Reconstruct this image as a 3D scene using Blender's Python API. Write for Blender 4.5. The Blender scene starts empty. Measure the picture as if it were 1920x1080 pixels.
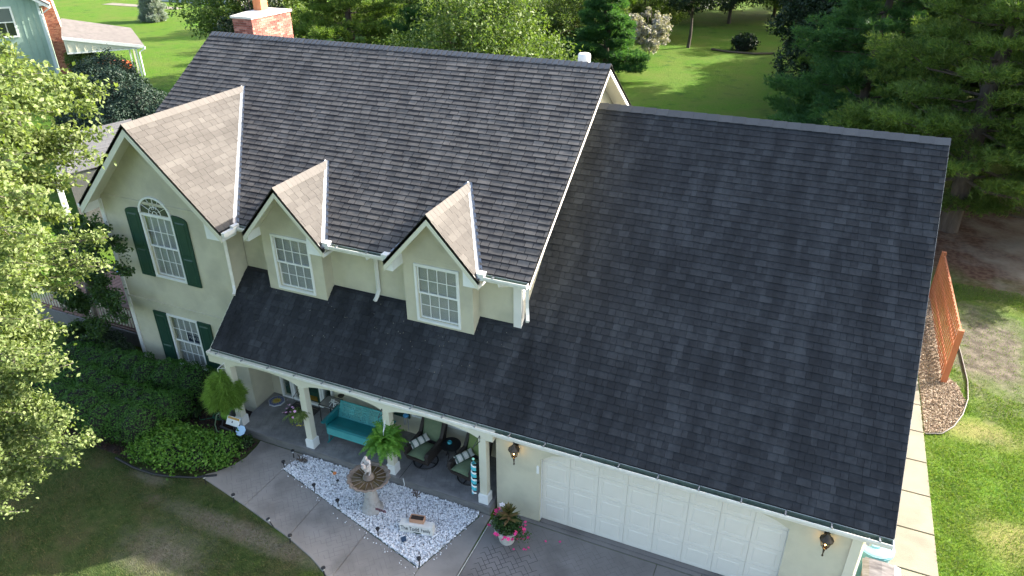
import bpy, bmesh, math, random
import numpy as np
from mathutils import Vector, Matrix
R=math.radians
random.seed(7); rng=np.random.default_rng(7)
C=bpy.context.scene.collection
S=bpy.context.scene
# ------------------------------------------------------------- camera, sky, sun
cam=bpy.data.cameras.new('camera'); co=bpy.data.objects.new('camera',cam); C.objects.link(co); S.camera=co
cam.sensor_width=36; cam.lens=1352.87/1920*36; cam.clip_end=600; cam.clip_start=.1
yaw,pit,rol=.40774,-.50319,-.00413
f=Vector((-math.sin(yaw)*math.cos(pit),math.cos(yaw)*math.cos(pit),math.sin(pit)))
r=Vector((math.cos(yaw),math.sin(yaw),0)); u=r.cross(f)
r2=r*math.cos(rol)+u*math.sin(rol); u2=-r*math.sin(rol)+u*math.cos(rol)
co.matrix_world=Matrix(((r2.x,u2.x,-f.x,12.7617),(r2.y,u2.y,-f.y,-10.8062),(r2.z,u2.z,-f.z,12.2291),(0,0,0,1)))
SUN=Vector((1.46,1.34,1)).normalized()
el=math.asin(SUN.z); az=math.atan2(SUN.x,SUN.y)
w=bpy.data.worlds.new('World'); S.world=w; w.use_nodes=True
nt=w.node_tree; nt.nodes.clear()
sky=nt.nodes.new('ShaderNodeTexSky'); sky.sky_type='NISHITA'; sky.sun_disc=False
sky.sun_elevation=el; sky.sun_rotation=az; sky.air_density=1.0; sky.dust_density=3.5; sky.ozone_density=.25
bg=nt.nodes.new('ShaderNodeBackground'); bg.inputs[1].default_value=.15
wo=nt.nodes.new('ShaderNodeOutputWorld'); nt.links.new(sky.outputs[0],bg.inputs[0]); nt.links.new(bg.outputs[0],wo.inputs[0])
sl=bpy.data.lights.new('sun','SUN'); sl.energy=4.9; sl.angle=R(.55); sl.color=(1,.93,.82)
so=bpy.data.objects.new('sun',sl); C.objects.link(so); so.rotation_euler=(-SUN).to_track_quat('-Z','Y').to_euler(); so.location=(30,30,30)
S.view_settings.view_transform='Standard'; S.view_settings.look='None'; S.view_settings.exposure=1.92; S.view_settings.gamma=1
S.view_settings.use_curve_mapping=False
try:
    S.cycles.max_bounces=8; S.cycles.transparent_max_bounces=12; S.cycles.diffuse_bounces=4
except Exception: pass

# ------------------------------------------------------------- materials
def M(name,cols,rough=.8,scale=0,island=0,objr=0,bump=0,bscale=60,metal=0,spec=.5,trans=0,detail=4,emit=None,coords='Object',stretch=None,blotch=None,coat=0):
    """cols = colour ramp stops; its factor mixes noise, random per island and random per object"""
    m=bpy.data.materials.new(name); m.use_nodes=True; t=m.node_tree; N=t.nodes; L=t.links
    p=N['Principled BSDF']; out=N['Material Output']
    p.inputs['Roughness'].default_value=rough; p.inputs['Metallic'].default_value=metal
    p.inputs['Specular IOR Level'].default_value=spec
    if coat: p.inputs['Coat Weight'].default_value=coat
    if not isinstance(cols[0],(tuple,list)): cols=[cols]
    tc=N.new('ShaderNodeTexCoord'); geo=None
    co_=tc.outputs[coords]
    if stretch:
        mp=N.new('ShaderNodeMapping'); mp.inputs['Scale'].default_value=stretch; L.new(co_,mp.inputs[0]); co_=mp.outputs[0]
    fac=None
    def add(a,b,op='ADD'):
        n=N.new('ShaderNodeMath'); n.operation=op; 
        for i,x in enumerate((a,b)):
            if isinstance(x,(int,float)): n.inputs[i].default_value=x
            else: L.new(x,n.inputs[i])
        return n.outputs[0]
    if len(cols)>1:
        terms=[]
        if scale:
            no=N.new('ShaderNodeTexNoise'); no.inputs['Scale'].default_value=scale; no.inputs['Detail'].default_value=detail; no.inputs['Roughness'].default_value=.6
            L.new(co_,no.inputs['Vector']); mr=N.new('ShaderNodeMapRange'); mr.inputs[1].default_value=.3; mr.inputs[2].default_value=.7
            L.new(no.outputs['Fac'],mr.inputs[0]); terms.append((mr.outputs[0],max(0.0,1-island-objr)))
        if island:
            geo=N.new('ShaderNodeNewGeometry'); terms.append((geo.outputs['Random Per Island'],island))
        if objr:
            oi=N.new('ShaderNodeObjectInfo'); terms.append((oi.outputs['Random'],objr))
        fac=None
        for o_,wt in terms:
            x=add(o_,wt,'MULTIPLY'); fac=x if fac is None else add(fac,x)
        cr=N.new('ShaderNodeValToRGB'); el_=cr.color_ramp.elements
        for i,c in enumerate(cols):
            pos=i/(len(cols)-1)
            e=el_[i] if i<2 and len(cols)<=2 or i==0 else None
            if i==0: e=el_[0]; e.position=0
            elif i==len(cols)-1: e=el_[-1]; e.position=1
            else: e=el_.new(pos)
            e.color=(*c,1)
        L.new(fac,cr.inputs[0]); colo=cr.outputs[0]
        if blotch:   # second, larger colour: (colour, scale, lo, hi)
            bc,bs,lo,hi=blotch
            n2=N.new('ShaderNodeTexNoise'); n2.inputs['Scale'].default_value=bs; n2.inputs['Detail'].default_value=5; L.new(tc.outputs[coords],n2.inputs['Vector'])
            m2=N.new('ShaderNodeMapRange'); m2.inputs[1].default_value=lo; m2.inputs[2].default_value=hi; L.new(n2.outputs['Fac'],m2.inputs[0])
            mx=N.new('ShaderNodeMixRGB'); L.new(m2.outputs[0],mx.inputs[0]); L.new(colo,mx.inputs[1]); mx.inputs[2].default_value=(*bc,1); colo=mx.outputs[0]
        L.new(colo,p.inputs['Base Color'])
    else:
        p.inputs['Base Color'].default_value=(*cols[0],1); colo=None
    if bump:
        nb=N.new('ShaderNodeTexNoise'); nb.inputs['Scale'].default_value=bscale; nb.inputs['Detail'].default_value=5; L.new(co_,nb.inputs['Vector'])
        b=N.new('ShaderNodeBump'); b.inputs['Strength'].default_value=bump; b.inputs['Distance'].default_value=.02; L.new(nb.outputs['Fac'],b.inputs['Height']); L.new(b.outputs[0],p.inputs['Normal'])
    if trans:
        tr=N.new('ShaderNodeBsdfTranslucent'); ms=N.new('ShaderNodeMixShader'); ms.inputs[0].default_value=trans
        if colo is not None:
            g=N.new('ShaderNodeMixRGB'); g.blend_type='MULTIPLY'; g.inputs[0].default_value=1; g.inputs[2].default_value=(1.5,1.6,.6,1); L.new(colo,g.inputs[1]); L.new(g.outputs[0],tr.inputs[0])
        else: tr.inputs[0].default_value=(*cols[0],1)
        L.new(p.outputs[0],ms.inputs[1]); L.new(tr.outputs[0],ms.inputs[2]); L.new(ms.outputs[0],out.inputs[0])
    if emit:
        p.inputs['Emission Color'].default_value=(*emit[0],1); p.inputs['Emission Strength'].default_value=emit[1]
    return m
def glass(name,tint=(.93,.95,.95),refl=.1):
    m=bpy.data.materials.new(name); m.use_nodes=True; t=m.node_tree; N=t.nodes; L=t.links
    N.remove(N['Principled BSDF']); o=N['Material Output']
    a=N.new('ShaderNodeBsdfTransparent'); a.inputs[0].default_value=(*tint,1); g=N.new('ShaderNodeBsdfGlossy'); g.inputs['Roughness'].default_value=.03
    fr=N.new('ShaderNodeLayerWeight'); pw=N.new('ShaderNodeMath'); pw.operation='POWER'; pw.inputs[1].default_value=4; L.new(fr.outputs['Facing'],pw.inputs[0]); ad=N.new('ShaderNodeMath'); ad.operation='MULTIPLY_ADD'; ad.inputs[1].default_value=.8; ad.inputs[2].default_value=refl*.6; L.new(pw.outputs[0],ad.inputs[0])
    mx=N.new('ShaderNodeMixShader'); L.new(ad.outputs[0],mx.inputs[0]); L.new(a.outputs[0],mx.inputs[1]); L.new(g.outputs[0],mx.inputs[2]); L.new(mx.outputs[0],o.inputs[0])
    return m
m_stucco=M('stucco',[(.47,.455,.345),(.55,.53,.405),(.505,.485,.37)],.9,1.3,bump=.35,bscale=90,blotch=((.40,.385,.30),1.1,.50,.78))
m_trimc=M('cream_trim',[(.60,.59,.47),(.64,.63,.52)],.6,3)
m_white=M('white_vinyl',[(.70,.72,.70),(.78,.80,.78)],.4,5)
m_gutw=M('gutter_white',[(.66,.67,.62),(.80,.80,.76)],.4,6)
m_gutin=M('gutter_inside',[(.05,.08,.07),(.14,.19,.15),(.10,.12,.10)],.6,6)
m_door=M('garage_door_paint',[(.66,.64,.56),(.71,.69,.61)],.5,2,bump=.05,bscale=40)
m_green=M('shutter_green',[(.008,.045,.030),(.012,.055,.037)],.5,5)
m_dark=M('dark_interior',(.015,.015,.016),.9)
m_blind=M('blind_slat',(.48,.48,.46),.5)
m_glass=glass('window_glass',refl=.18)
m_steel=M('valley_metal',[(.20,.215,.24),(.30,.32,.35)],.4,8,metal=.5)
m_black=M('black_metal',(.012,.012,.014),.5)
m_white_trim=M('white_fascia',[(.66,.66,.62),(.73,.72,.68)],.55,3)

def shingle_mat(name,cols,band=0,rough=.92,kt=.38,off=-.54,stain=False):
    """granule shingles: tab to tab colour, grain, soft streaks down the slope"""
    m=bpy.data.materials.new(name); m.use_nodes=True; t=m.node_tree; N=t.nodes; L=t.links; p=N['Principled BSDF']
    p.inputs['Roughness'].default_value=rough; p.inputs['Specular IOR Level'].default_value=.3
    g=N.new('ShaderNodeNewGeometry'); oi=N.new('ShaderNodeObjectInfo')
    a=N.new('ShaderNodeMath'); L.new(g.outputs['Random Per Island'],a.inputs[0]); 
    a2=N.new('ShaderNodeMath'); a2.operation='MULTIPLY'; L.new(oi.outputs['Random'],a2.inputs[0]); a2.inputs[1].default_value=7.3; L.new(a2.outputs[0],a.inputs[1])
    fr=N.new('ShaderNodeMath'); fr.operation='FRACT'; L.new(a.outputs[0],fr.inputs[0])
    pos=g.outputs['Position']
    mp=N.new('ShaderNodeMapping'); mp.inputs['Scale'].default_value=(1.9,.35,.35); L.new(pos,mp.inputs[0])
    n1=N.new('ShaderNodeTexNoise'); n1.inputs['Scale'].default_value=1.6; n1.inputs['Detail'].default_value=4; L.new(mp.outputs[0],n1.inputs[0])
    n2=N.new('ShaderNodeTexNoise'); n2.inputs['Scale'].default_value=14; n2.inputs['Detail'].default_value=4; L.new(pos,n2.inputs[0])
    n3=N.new('ShaderNodeTexNoise'); n3.inputs['Scale'].default_value=220; L.new(pos,n3.inputs[0])
    def mul(x,k,b=None):
        n=N.new('ShaderNodeMath'); n.operation='MULTIPLY_ADD'; L.new(x,n.inputs[0]); n.inputs[1].default_value=k
        if b is None: n.inputs[2].default_value=0
        elif isinstance(b,float): n.inputs[2].default_value=b
        else: L.new(b,n.inputs[2])
        return n.outputs[0]
    p3=N.new('ShaderNodeMath'); p3.operation='POWER'; L.new(fr.outputs[0],p3.inputs[0]); p3.inputs[1].default_value=1.8
    s=mul(p3.outputs[0],kt,off); s=mul(n1.outputs['Fac'],.95,s); s=mul(n2.outputs['Fac'],.45,s); s=mul(n3.outputs['Fac'],.35,s)
    if stain:   # wet algae streaks running down the roof below the downspouts
        def m2(op,a,b,cl=False):
            n=N.new('ShaderNodeMath'); n.operation=op; n.use_clamp=cl
            for i,x in enumerate((a,b)):
                if isinstance(x,(int,float)): n.inputs[i].default_value=x
                else: L.new(x,n.inputs[i])
            return n.outputs[0]
        sx=N.new('ShaderNodeSeparateXYZ'); L.new(pos,sx.inputs[0]); tot=None
        for xc,y1,gr in ((.30,.85,.42),(3.85,1.42,.24),(7.9,1.5,.24)):
            dy=m2('SUBTRACT',y1,sx.outputs[1]); wd=m2('ADD',m2('MULTIPLY',dy,gr),.10); d=m2('DIVIDE',m2('ABSOLUTE',m2('SUBTRACT',sx.outputs[0],xc),0),wd)
            d=m2('ADD',d,m2('MULTIPLY',m2('SUBTRACT',n2.outputs['Fac'],.5),1.6)); k=m2('MULTIPLY',m2('SUBTRACT',1.5,d),1.1,True); k=m2('MULTIPLY',k,m2('MULTIPLY',m2('ADD',dy,.12),8,True)); k=m2('MULTIPLY',k,m2('ADD',m2('MULTIPLY',sx.outputs[1],1.2),.45,True))
            tot=k if tot is None else m2('ADD',tot,k,True)
        s=m2('SUBTRACT',s,m2('MULTIPLY',tot,.25))
    cr=N.new('ShaderNodeValToRGB'); e=cr.color_ramp.elements; e[0].color=(*cols[0],1); e[1].color=(*cols[-1],1); e[1].position=.85
    if len(cols)>2: x=e.new(.42); x.color=(*cols[1],1)
    L.new(s,cr.inputs[0]); L.new(cr.outputs[0],p.inputs['Base Color'])
    b=N.new('ShaderNodeBump'); b.inputs['Strength'].default_value=.35; b.inputs['Distance'].default_value=.004; L.new(n3.outputs['Fac'],b.inputs['Height']); L.new(b.outputs[0],p.inputs['Normal'])
    return m
m_sh_main=shingle_mat('sunlit_aged_shingle',[(.050,.047,.045),(.097,.091,.087),(.155,.144,.135)],kt=.28,off=-.49)  # lighter tone: aging plus grazing sunlight put into the colour
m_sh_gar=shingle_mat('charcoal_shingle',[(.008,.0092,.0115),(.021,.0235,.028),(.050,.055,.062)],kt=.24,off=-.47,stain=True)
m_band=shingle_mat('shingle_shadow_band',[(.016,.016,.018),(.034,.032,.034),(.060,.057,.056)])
m_sh_tan_lit=shingle_mat('sunlit_tan_shingle',[(.064,.059,.055),(.086,.080,.075),(.113,.106,.099)])
m_edge=M('cut_asphalt_edge',(.006,.006,.007),.95)
m_sh_dark=M('roof_felt',(.02,.02,.022),.9)
m_cap=M('ridge_cap',[(.10,.10,.108),(.17,.168,.172)],.9,30,island=.3,objr=.4)
m_cap_tan=M('tan_ridge_cap',[(.095,.087,.081),(.135,.125,.116)],.9,30,island=.3,objr=.4)

# ------------------------------------------------------------- mesh helpers
OFF={}
def tag(o,label=None,cat=None,group=None,kind=None):
    if label: o['label']=label
    if cat: o['category']=cat
    if group: o['group']=group
    if kind: o['kind']=kind
    return o
class MB:
    def __init__(s): s.v=[]; s.f=[]
    def add(s,vs,fs):
        n=len(s.v); s.v+= [tuple(v) for v in vs]; s.f+=[tuple(i+n for i in q) for q in fs]; return s
    def hexa(s,p): return s.add(p,[(0,3,2,1),(4,5,6,7),(0,1,5,4),(1,2,6,5),(2,3,7,6),(3,0,4,7)])
    def box(s,x0,x1,y0,y1,z0,z1): return s.hexa([(x0,y0,z0),(x1,y0,z0),(x1,y1,z0),(x0,y1,z0),(x0,y0,z1),(x1,y0,z1),(x1,y1,z1),(x0,y1,z1)])
    def obox(s,c,sx,sy,sz,rot=None):
        rot=rot or Matrix.Identity(3); c=Vector(c); q=[]
        for z in (-1,1):
            for x,y in ((-1,-1),(1,-1),(1,1),(-1,1)): q.append(c+rot@Vector((x*sx/2,y*sy/2,z*sz/2)))
        return s.hexa(q)
    def bar(s,p0,p1,a,b):
        p0,p1,a,b=map(Vector,(p0,p1,a,b)); return s.hexa([p0,p1,p1+b,p0+b,p0+a,p1+a,p1+a+b,p0+a+b])
    def prism(s,poly,axis,a,b):
        n=len(poly)
        def P(q,h): return {'x':(h,q[0],q[1]),'y':(q[0],h,q[1]),'z':(q[0],q[1],h)}[axis]
        vs=[P(q,a) for q in poly]+[P(q,b) for q in poly]
        return s.add(vs,[tuple(range(n))[::-1],tuple(range(n,2*n))]+[(i,(i+1)%n,n+(i+1)%n,n+i) for i in range(n)])
    def tube(s,pts,r,seg=6,r1=None,closed=False):
        pts=[Vector(p) for p in pts]; n=len(pts); vs=[]; up=None
        for i,p in enumerate(pts):
            if closed: d=pts[(i+1)%n]-pts[i-1]
            else: d=pts[min(i+1,n-1)]-pts[max(i-1,0)]
            d=d.normalized() if d.length>1e-9 else Vector((0,0,1))
            if up is None: up=Vector((0,0,1)) if abs(d.z)<.9 else Vector((1,0,0))
            a=d.cross(up); a=a.normalized() if a.length>1e-6 else Vector((1,0,0)); b=a.cross(d); up=b
            rr=r if r1 is None else r+(r1-r)*i/max(1,n-1)
            for k in range(seg):
                t=2*math.pi*k/seg; vs.append(p+(a*math.cos(t)+b*math.sin(t))*rr)
        fs=[]
        for i in range(n if closed else n-1):
            j=(i+1)%n
            for k in range(seg): fs.append((i*seg+k,i*seg+(k+1)%seg,j*seg+(k+1)%seg,j*seg+k))
        if not closed: fs+=[tuple(range(seg))[::-1],tuple((n-1)*seg+k for k in range(seg))]
        return s.add(vs,fs)
    def lathe(s,prof,c=(0,0,0),seg=20,wave=None):
        vs=[]; n=len(prof)
        for i,(r,z) in enumerate(prof):
            for k in range(seg):
                t=2*math.pi*k/seg; q=r
                if wave and r>wave[2]: q=r*(1+wave[0]*abs(math.cos(t*wave[1]/2)))
                vs.append((c[0]+q*math.cos(t),c[1]+q*math.sin(t),c[2]+z))
        fs=[(i*seg+k,i*seg+(k+1)%seg,(i+1)*seg+(k+1)%seg,(i+1)*seg+k) for i in range(n-1) for k in range(seg)]
        fs+=[tuple(range(seg))[::-1],tuple((n-1)*seg+k for k in range(seg))]
        return s.add(vs,fs)
    def build(s,name,mat,parent=None,smooth=False,local=False,loc=None,norm=True):
        off=Vector((0,0,0))
        if parent is not None and not local: off=OFF.get(parent.name,Vector((0,0,0)))
        if loc is not None: off=Vector(loc)
        me=bpy.data.meshes.new(name)
        me.from_pydata([tuple(Vector(v)-off) for v in s.v],[],s.f)
        if norm:
            bm=bmesh.new(); bm.from_mesh(me); bmesh.ops.recalc_face_normals(bm,faces=bm.faces); bm.to_mesh(me); bm.free()
        if smooth:
            me.polygons.foreach_set('use_smooth',[True]*len(me.polygons))
            if smooth!='all':
                try: me.set_sharp_from_angle(angle=R(40))
                except Exception: pass
        me.materials.append(mat); o=bpy.data.objects.new(name,me); C.objects.link(o)
        if parent is not None:
            o.parent=parent
            if loc is not None: o.location=Vector(loc)-OFF.get(parent.name,Vector((0,0,0)))
            OFF[o.name]=off if loc is not None else OFF.get(parent.name,Vector((0,0,0)))
        elif loc is not None: o.location=loc; OFF[o.name]=Vector(loc)
        return o
def thing(name,label,cat,loc=(0,0,0),rz=0,group=None,world=True):
    o=bpy.data.objects.new(name,None); C.objects.link(o); o.location=loc; o.rotation_euler.z=rz; o.empty_display_size=.2
    OFF[o.name]=Vector(loc) if world and rz==0 else Vector((0,0,0))
    return tag(o,label,cat,group)
def copy_tree(o,parent=None):
    c=o.copy(); C.objects.link(c)
    if parent is not None: c.parent=parent
    for k in ('label','group'):
        pass
    for ch in list(o.children): copy_tree(ch,c)
    return c
def inst(src,name,parent,loc,rot=None,scale=None):
    o=bpy.data.objects.new(name,src.data if hasattr(src,'data') else src); C.objects.link(o)
    o.parent=parent; o.location=Vector(loc)-OFF.get(parent.name,Vector((0,0,0)))
    if rot: o.rotation_euler=rot
    if scale: o.scale=scale
    return o
def npmesh(name,V,F,mat,parent=None,smooth=False,ngon=None):
    """V (n,3) float, F (m,k) int"""
    me=bpy.data.meshes.new(name); V=np.asarray(V,np.float32); F=np.asarray(F,np.int32)
    if parent is not None: V=V-np.array(OFF.get(parent.name,Vector((0,0,0))),np.float32)
    me.vertices.add(len(V)); me.vertices.foreach_set('co',V.ravel()); k=F.shape[1]
    me.loops.add(F.size); me.loops.foreach_set('vertex_index',F.ravel())
    me.polygons.add(len(F)); me.polygons.foreach_set('loop_start',np.arange(0,F.size,k,dtype=np.int32)); me.polygons.foreach_set('loop_total',np.full(len(F),k,np.int32))
    if smooth: me.polygons.foreach_set('use_smooth',[True]*len(F))
    me.materials.append(mat); me.update(calc_edges=True); me.validate()
    o=bpy.data.objects.new(name,me); C.objects.link(o)
    if parent is not None: o.parent=parent; OFF[o.name]=OFF.get(parent.name,Vector((0,0,0)))
    return o
def unit(a): return a/np.maximum(np.linalg.norm(a,axis=-1,keepdims=True),1e-9)
def leaves(P,size,nrm=None,flat=.5,aspect=.55,r=None):
    """folded diamond leaves at points P; nrm biases how they face"""
    r=r or rng; n=len(P); d=unit(r.normal(size=(n,3))); 
    nn=unit(r.normal(size=(n,3))*(1-flat)+(np.array([0,0,1.]) if nrm is None else nrm)*flat*1.6)
    d=unit(d-nn*(d*nn).sum(1,keepdims=True)); s=np.cross(d,nn); L=(np.asarray(size)*r.uniform(.6,1.25,n))[:,None]
    a=P-d*L*.5; b=P+s*L*aspect*.5+nn*L*.12; c=P+d*L*.5; e=P-s*L*aspect*.5+nn*L*.12
    V=np.stack([a,b,c,e],1).reshape(-1,3); i=np.arange(n)[:,None]*4
    F=np.concatenate([i+np.array([[0,1,2]]),i+np.array([[0,2,3]])],0)
    return V,F
def joinVF(parts):
    V=[];F=[];n=0
    for v,f_ in parts: V.append(v); F.append(f_+n); n+=len(v)
    return np.concatenate(V),np.concatenate(F)

# ============================================================= THE HOUSE
K1=.8707; KM=.6568; KW=.990; KD=1.12
ZE=2.397; YG=6.086; ZG=7.696; XG=15.317
XL,XR,YM,ZM,YME,ZME=-4.116,8.01,6.125,8.635,1.096,5.331
gz=lambda y:ZE+K1*y
mz=lambda y:ZME+KM*(y-YME)
my=lambda z:YME+(z-ZME)/KM
house=thing('house','cream stucco two storey house with dark shingle roofs, dormers, front porch and attached garage','house',(0,0,0))
CH=[]
def hp(mb,name,mat,parent=None,smooth=False): return mb.build(name,mat,parent or house,smooth)

# ---- shingled slopes: O eave origin, ud along eave, wd up the slope, courses clipped to intervals(s)
single_pool=[]
def slope(name,mat,O,ud,wd,length,intervals,e=.154,t=.006,wmin=.16,wmax=.36,pick=None,seed=1,g=.0025,band=None):
    """returns ONE part of joined shingles plus a list of singled-out shingle objects"""
    O=Vector(O); ud=Vector(ud); wd=Vector(wd).normalized(); nd=ud.cross(wd).normalized()
    if nd.z<0: nd=-nd
    rr=random.Random(seed); mb=MB(); singles=[]; n=int(math.ceil(length/e-1e-6))
    for k in range(n):
        s0=k*e; s1=min(s0+e*1.03,length); lo=intervals(s0+.004); up=intervals(s1)
        if len(up)!=len(lo): up=lo if len(lo)<=len(up) or not up else lo
        for (a0,b0),(a1,b1) in zip(lo,up):
            if b0-a0<.03: continue
            x=min(a0,a1)-rr.random()*.3
            while x<max(b0,b1):
                wdt=rr.uniform(wmin,wmax); x2=x+wdt; tt=t*rr.uniform(.8,1.25)
                l0=min(max(x+g,a0),b0); l1=min(max(x2-g,a0),b0); q0=min(max(x+g,a1),b1); q1=min(max(x2-g,a1),b1)
                if l1-l0>.004 or q1-q0>.004:
                    j=rr.uniform(-.003,.003)
                    P=lambda uu,ss,h:O+ud*uu+wd*ss+nd*h
                    vs=[P(l0,s0+j,tt),P(l1,s0+j,tt),P(q1,s1,.0012),P(q0,s1,.0012),P(l0,s0+j,-.004),P(l1,s0+j,-.004),P(q1,s1,-.006),P(q0,s1,-.006)]
                    fs=[(0,1,2,3),(4,5,1,0),(3,7,4,0),(1,5,6,2)]
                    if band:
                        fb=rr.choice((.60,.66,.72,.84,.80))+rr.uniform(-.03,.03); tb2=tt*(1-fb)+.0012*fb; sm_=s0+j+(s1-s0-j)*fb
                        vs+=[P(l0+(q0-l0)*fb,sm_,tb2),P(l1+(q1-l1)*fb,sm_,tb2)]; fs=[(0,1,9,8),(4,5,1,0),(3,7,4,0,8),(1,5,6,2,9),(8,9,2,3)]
                    if pick and l1-l0>.1 and pick(x,k): singles.append((vs,fs))
                    else: mb.add(vs,fs)
                x=x2
    part=mb.build(name,mat,house,norm=False)
    # make normals point outward (nd)
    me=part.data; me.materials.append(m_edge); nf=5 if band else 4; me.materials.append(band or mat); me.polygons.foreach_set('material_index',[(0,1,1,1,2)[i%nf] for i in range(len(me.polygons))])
    if len(me.polygons) and me.polygons[0].normal.dot(nd)<0: me.flip_normals()
    return part,singles,nd
def put_singles(part,singles,nd,mat,maxn):
    if len(singles)>maxn:
        extra=singles[maxn:]; singles=singles[:maxn]
    for vs,fs in singles:
        c=sum(vs,Vector())/8
        me=bpy.data.meshes.new('shingle'); me.from_pydata([tuple(v-c) for v in vs],[],fs)
        if me.polygons[0].normal.dot(nd)<0: me.flip_normals()
        me.materials.append(mat); me.materials.append(m_edge); me.polygons.foreach_set('material_index',[0,1,1,1]); o=bpy.data.objects.new('shingle',me); C.objects.link(o); o.parent=part; o.location=c

# roof decks (solid) under the shingles, which carry them
def plate(poly_xy,zf,th=.11,name='roof',mat=None,parent=None):
    n=len(poly_xy); mb=MB(); vs=[(x,y,zf(x,y)-.008) for x,y in poly_xy]+[(x,y,zf(x,y)-th) for x,y in poly_xy]
    mb.add(vs,[tuple(range(n)),tuple(range(n,2*n))[::-1]]+[(i,n+i,n+(i+1)%n,(i+1)%n) for i in range(n)])
    return mb.build(name,mat or m_sh_dark,parent or house)
ca=1/math.sqrt(1+K1*K1); cm=1/math.sqrt(1+KM*KM)
# garage and porch roof (one plane)
Y0=-.045
gdeck=plate([(0,Y0+.01),(XG,Y0+.01),(XG,YG),(7.60,YG),(7.60,1.66),(0,1.66)],lambda x,y:gz(y),name='garage_and_porch_roof')
Lg=(YG-Y0)/ca
def ig(s):
    y=Y0+s*ca
    return [(-.01,XG+.01)] if y<1.69 else [(7.58,XG+.01)]
gs,sing,nd=slope('garage_roof_shingles',m_sh_gar,(0,Y0,gz(Y0)),(1,0,0),(0,1,K1),Lg,ig,t=.0125,wmin=.10,wmax=.27,seed=3,
    pick=lambda x,k: k<13 and x>11.2 )
tag(gs,kind='stuff'); gs.parent=gdeck
put_singles(gdeck,sing,nd,m_sh_gar,280)
rest=sing[280:]
if rest:
    mb=MB()
    for vs,fs in rest: mb.add(vs,fs)
    o=mb.build('shingles',m_sh_gar,gdeck,norm=False); tag(o,kind='stuff'); o.data.materials.append(m_edge); o.data.polygons.foreach_set('material_index',[0 if i%4==0 else 1 for i in range(len(o.data.polygons))])
    if o.data.polygons[0].normal.dot(nd)<0: o.data.flip_normals()
# rear slope of the garage
plate([(7.60,YG),(XG,YG),(XG,2*YG),(7.60,2*YG)],lambda x,y:ZG-K1*(y-YG),name='garage_rear_roof',mat=m_sh_gar)
# main roof
xw,zw=-1.814,7.594; yw0=.538; xwl,xwr=-4.102,.479
D=[(1.969,.949,2.661),(5.822,4.883,6.590)]   # dormers: ridge x, wall x0, x1
zd=6.503; yd0=.871; hd=1.134
yv=my(zw); yvd=my(zd)
mpoly=[(XL,YME),(XL,YM),(XR,YM),(XR,YME)]
for xc,_,_ in D[::-1]: mpoly+=[(xc+hd-.06,YME),(xc,yvd-.1),(xc-hd+.06,YME)]
mpoly+=[(xwr-.06,YME),(xw,yv-.1),(xwl,YME+.06)]
mdeck=plate(mpoly,lambda x,y:mz(y),name='main_roof')
def im(s):
    y=YME+s*cm; z=mz(y); cuts=[]
    if z<zw: cuts.append((xw-(zw-z)/KW+.05,xw+(zw-z)/KW-.0))
    for xc,_,_ in D:
        if z<zd: cuts.append((xc-(zd-z)/KD+.05,xc+(zd-z)/KD))
    out=[]; x=XL-.01
    for a,b in cuts:
        if a-x>.02: out.append((x,a))
        else: out.append((x,x))
        x=max(x,b)+.05
    out.append((x,XR+.012)); return out
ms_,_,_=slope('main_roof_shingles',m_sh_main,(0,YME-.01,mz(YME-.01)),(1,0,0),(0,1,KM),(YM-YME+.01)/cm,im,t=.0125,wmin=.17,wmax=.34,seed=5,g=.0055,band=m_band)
tag(ms_,kind='stuff'); ms_.parent=mdeck
plate([(XL,YM),(XR,YM),(XR,2*YM-YME),(XL,2*YM-YME)],lambda x,y:ZM-KM*(y-YM),name='main_rear_roof',mat=m_sh_main)
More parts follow.
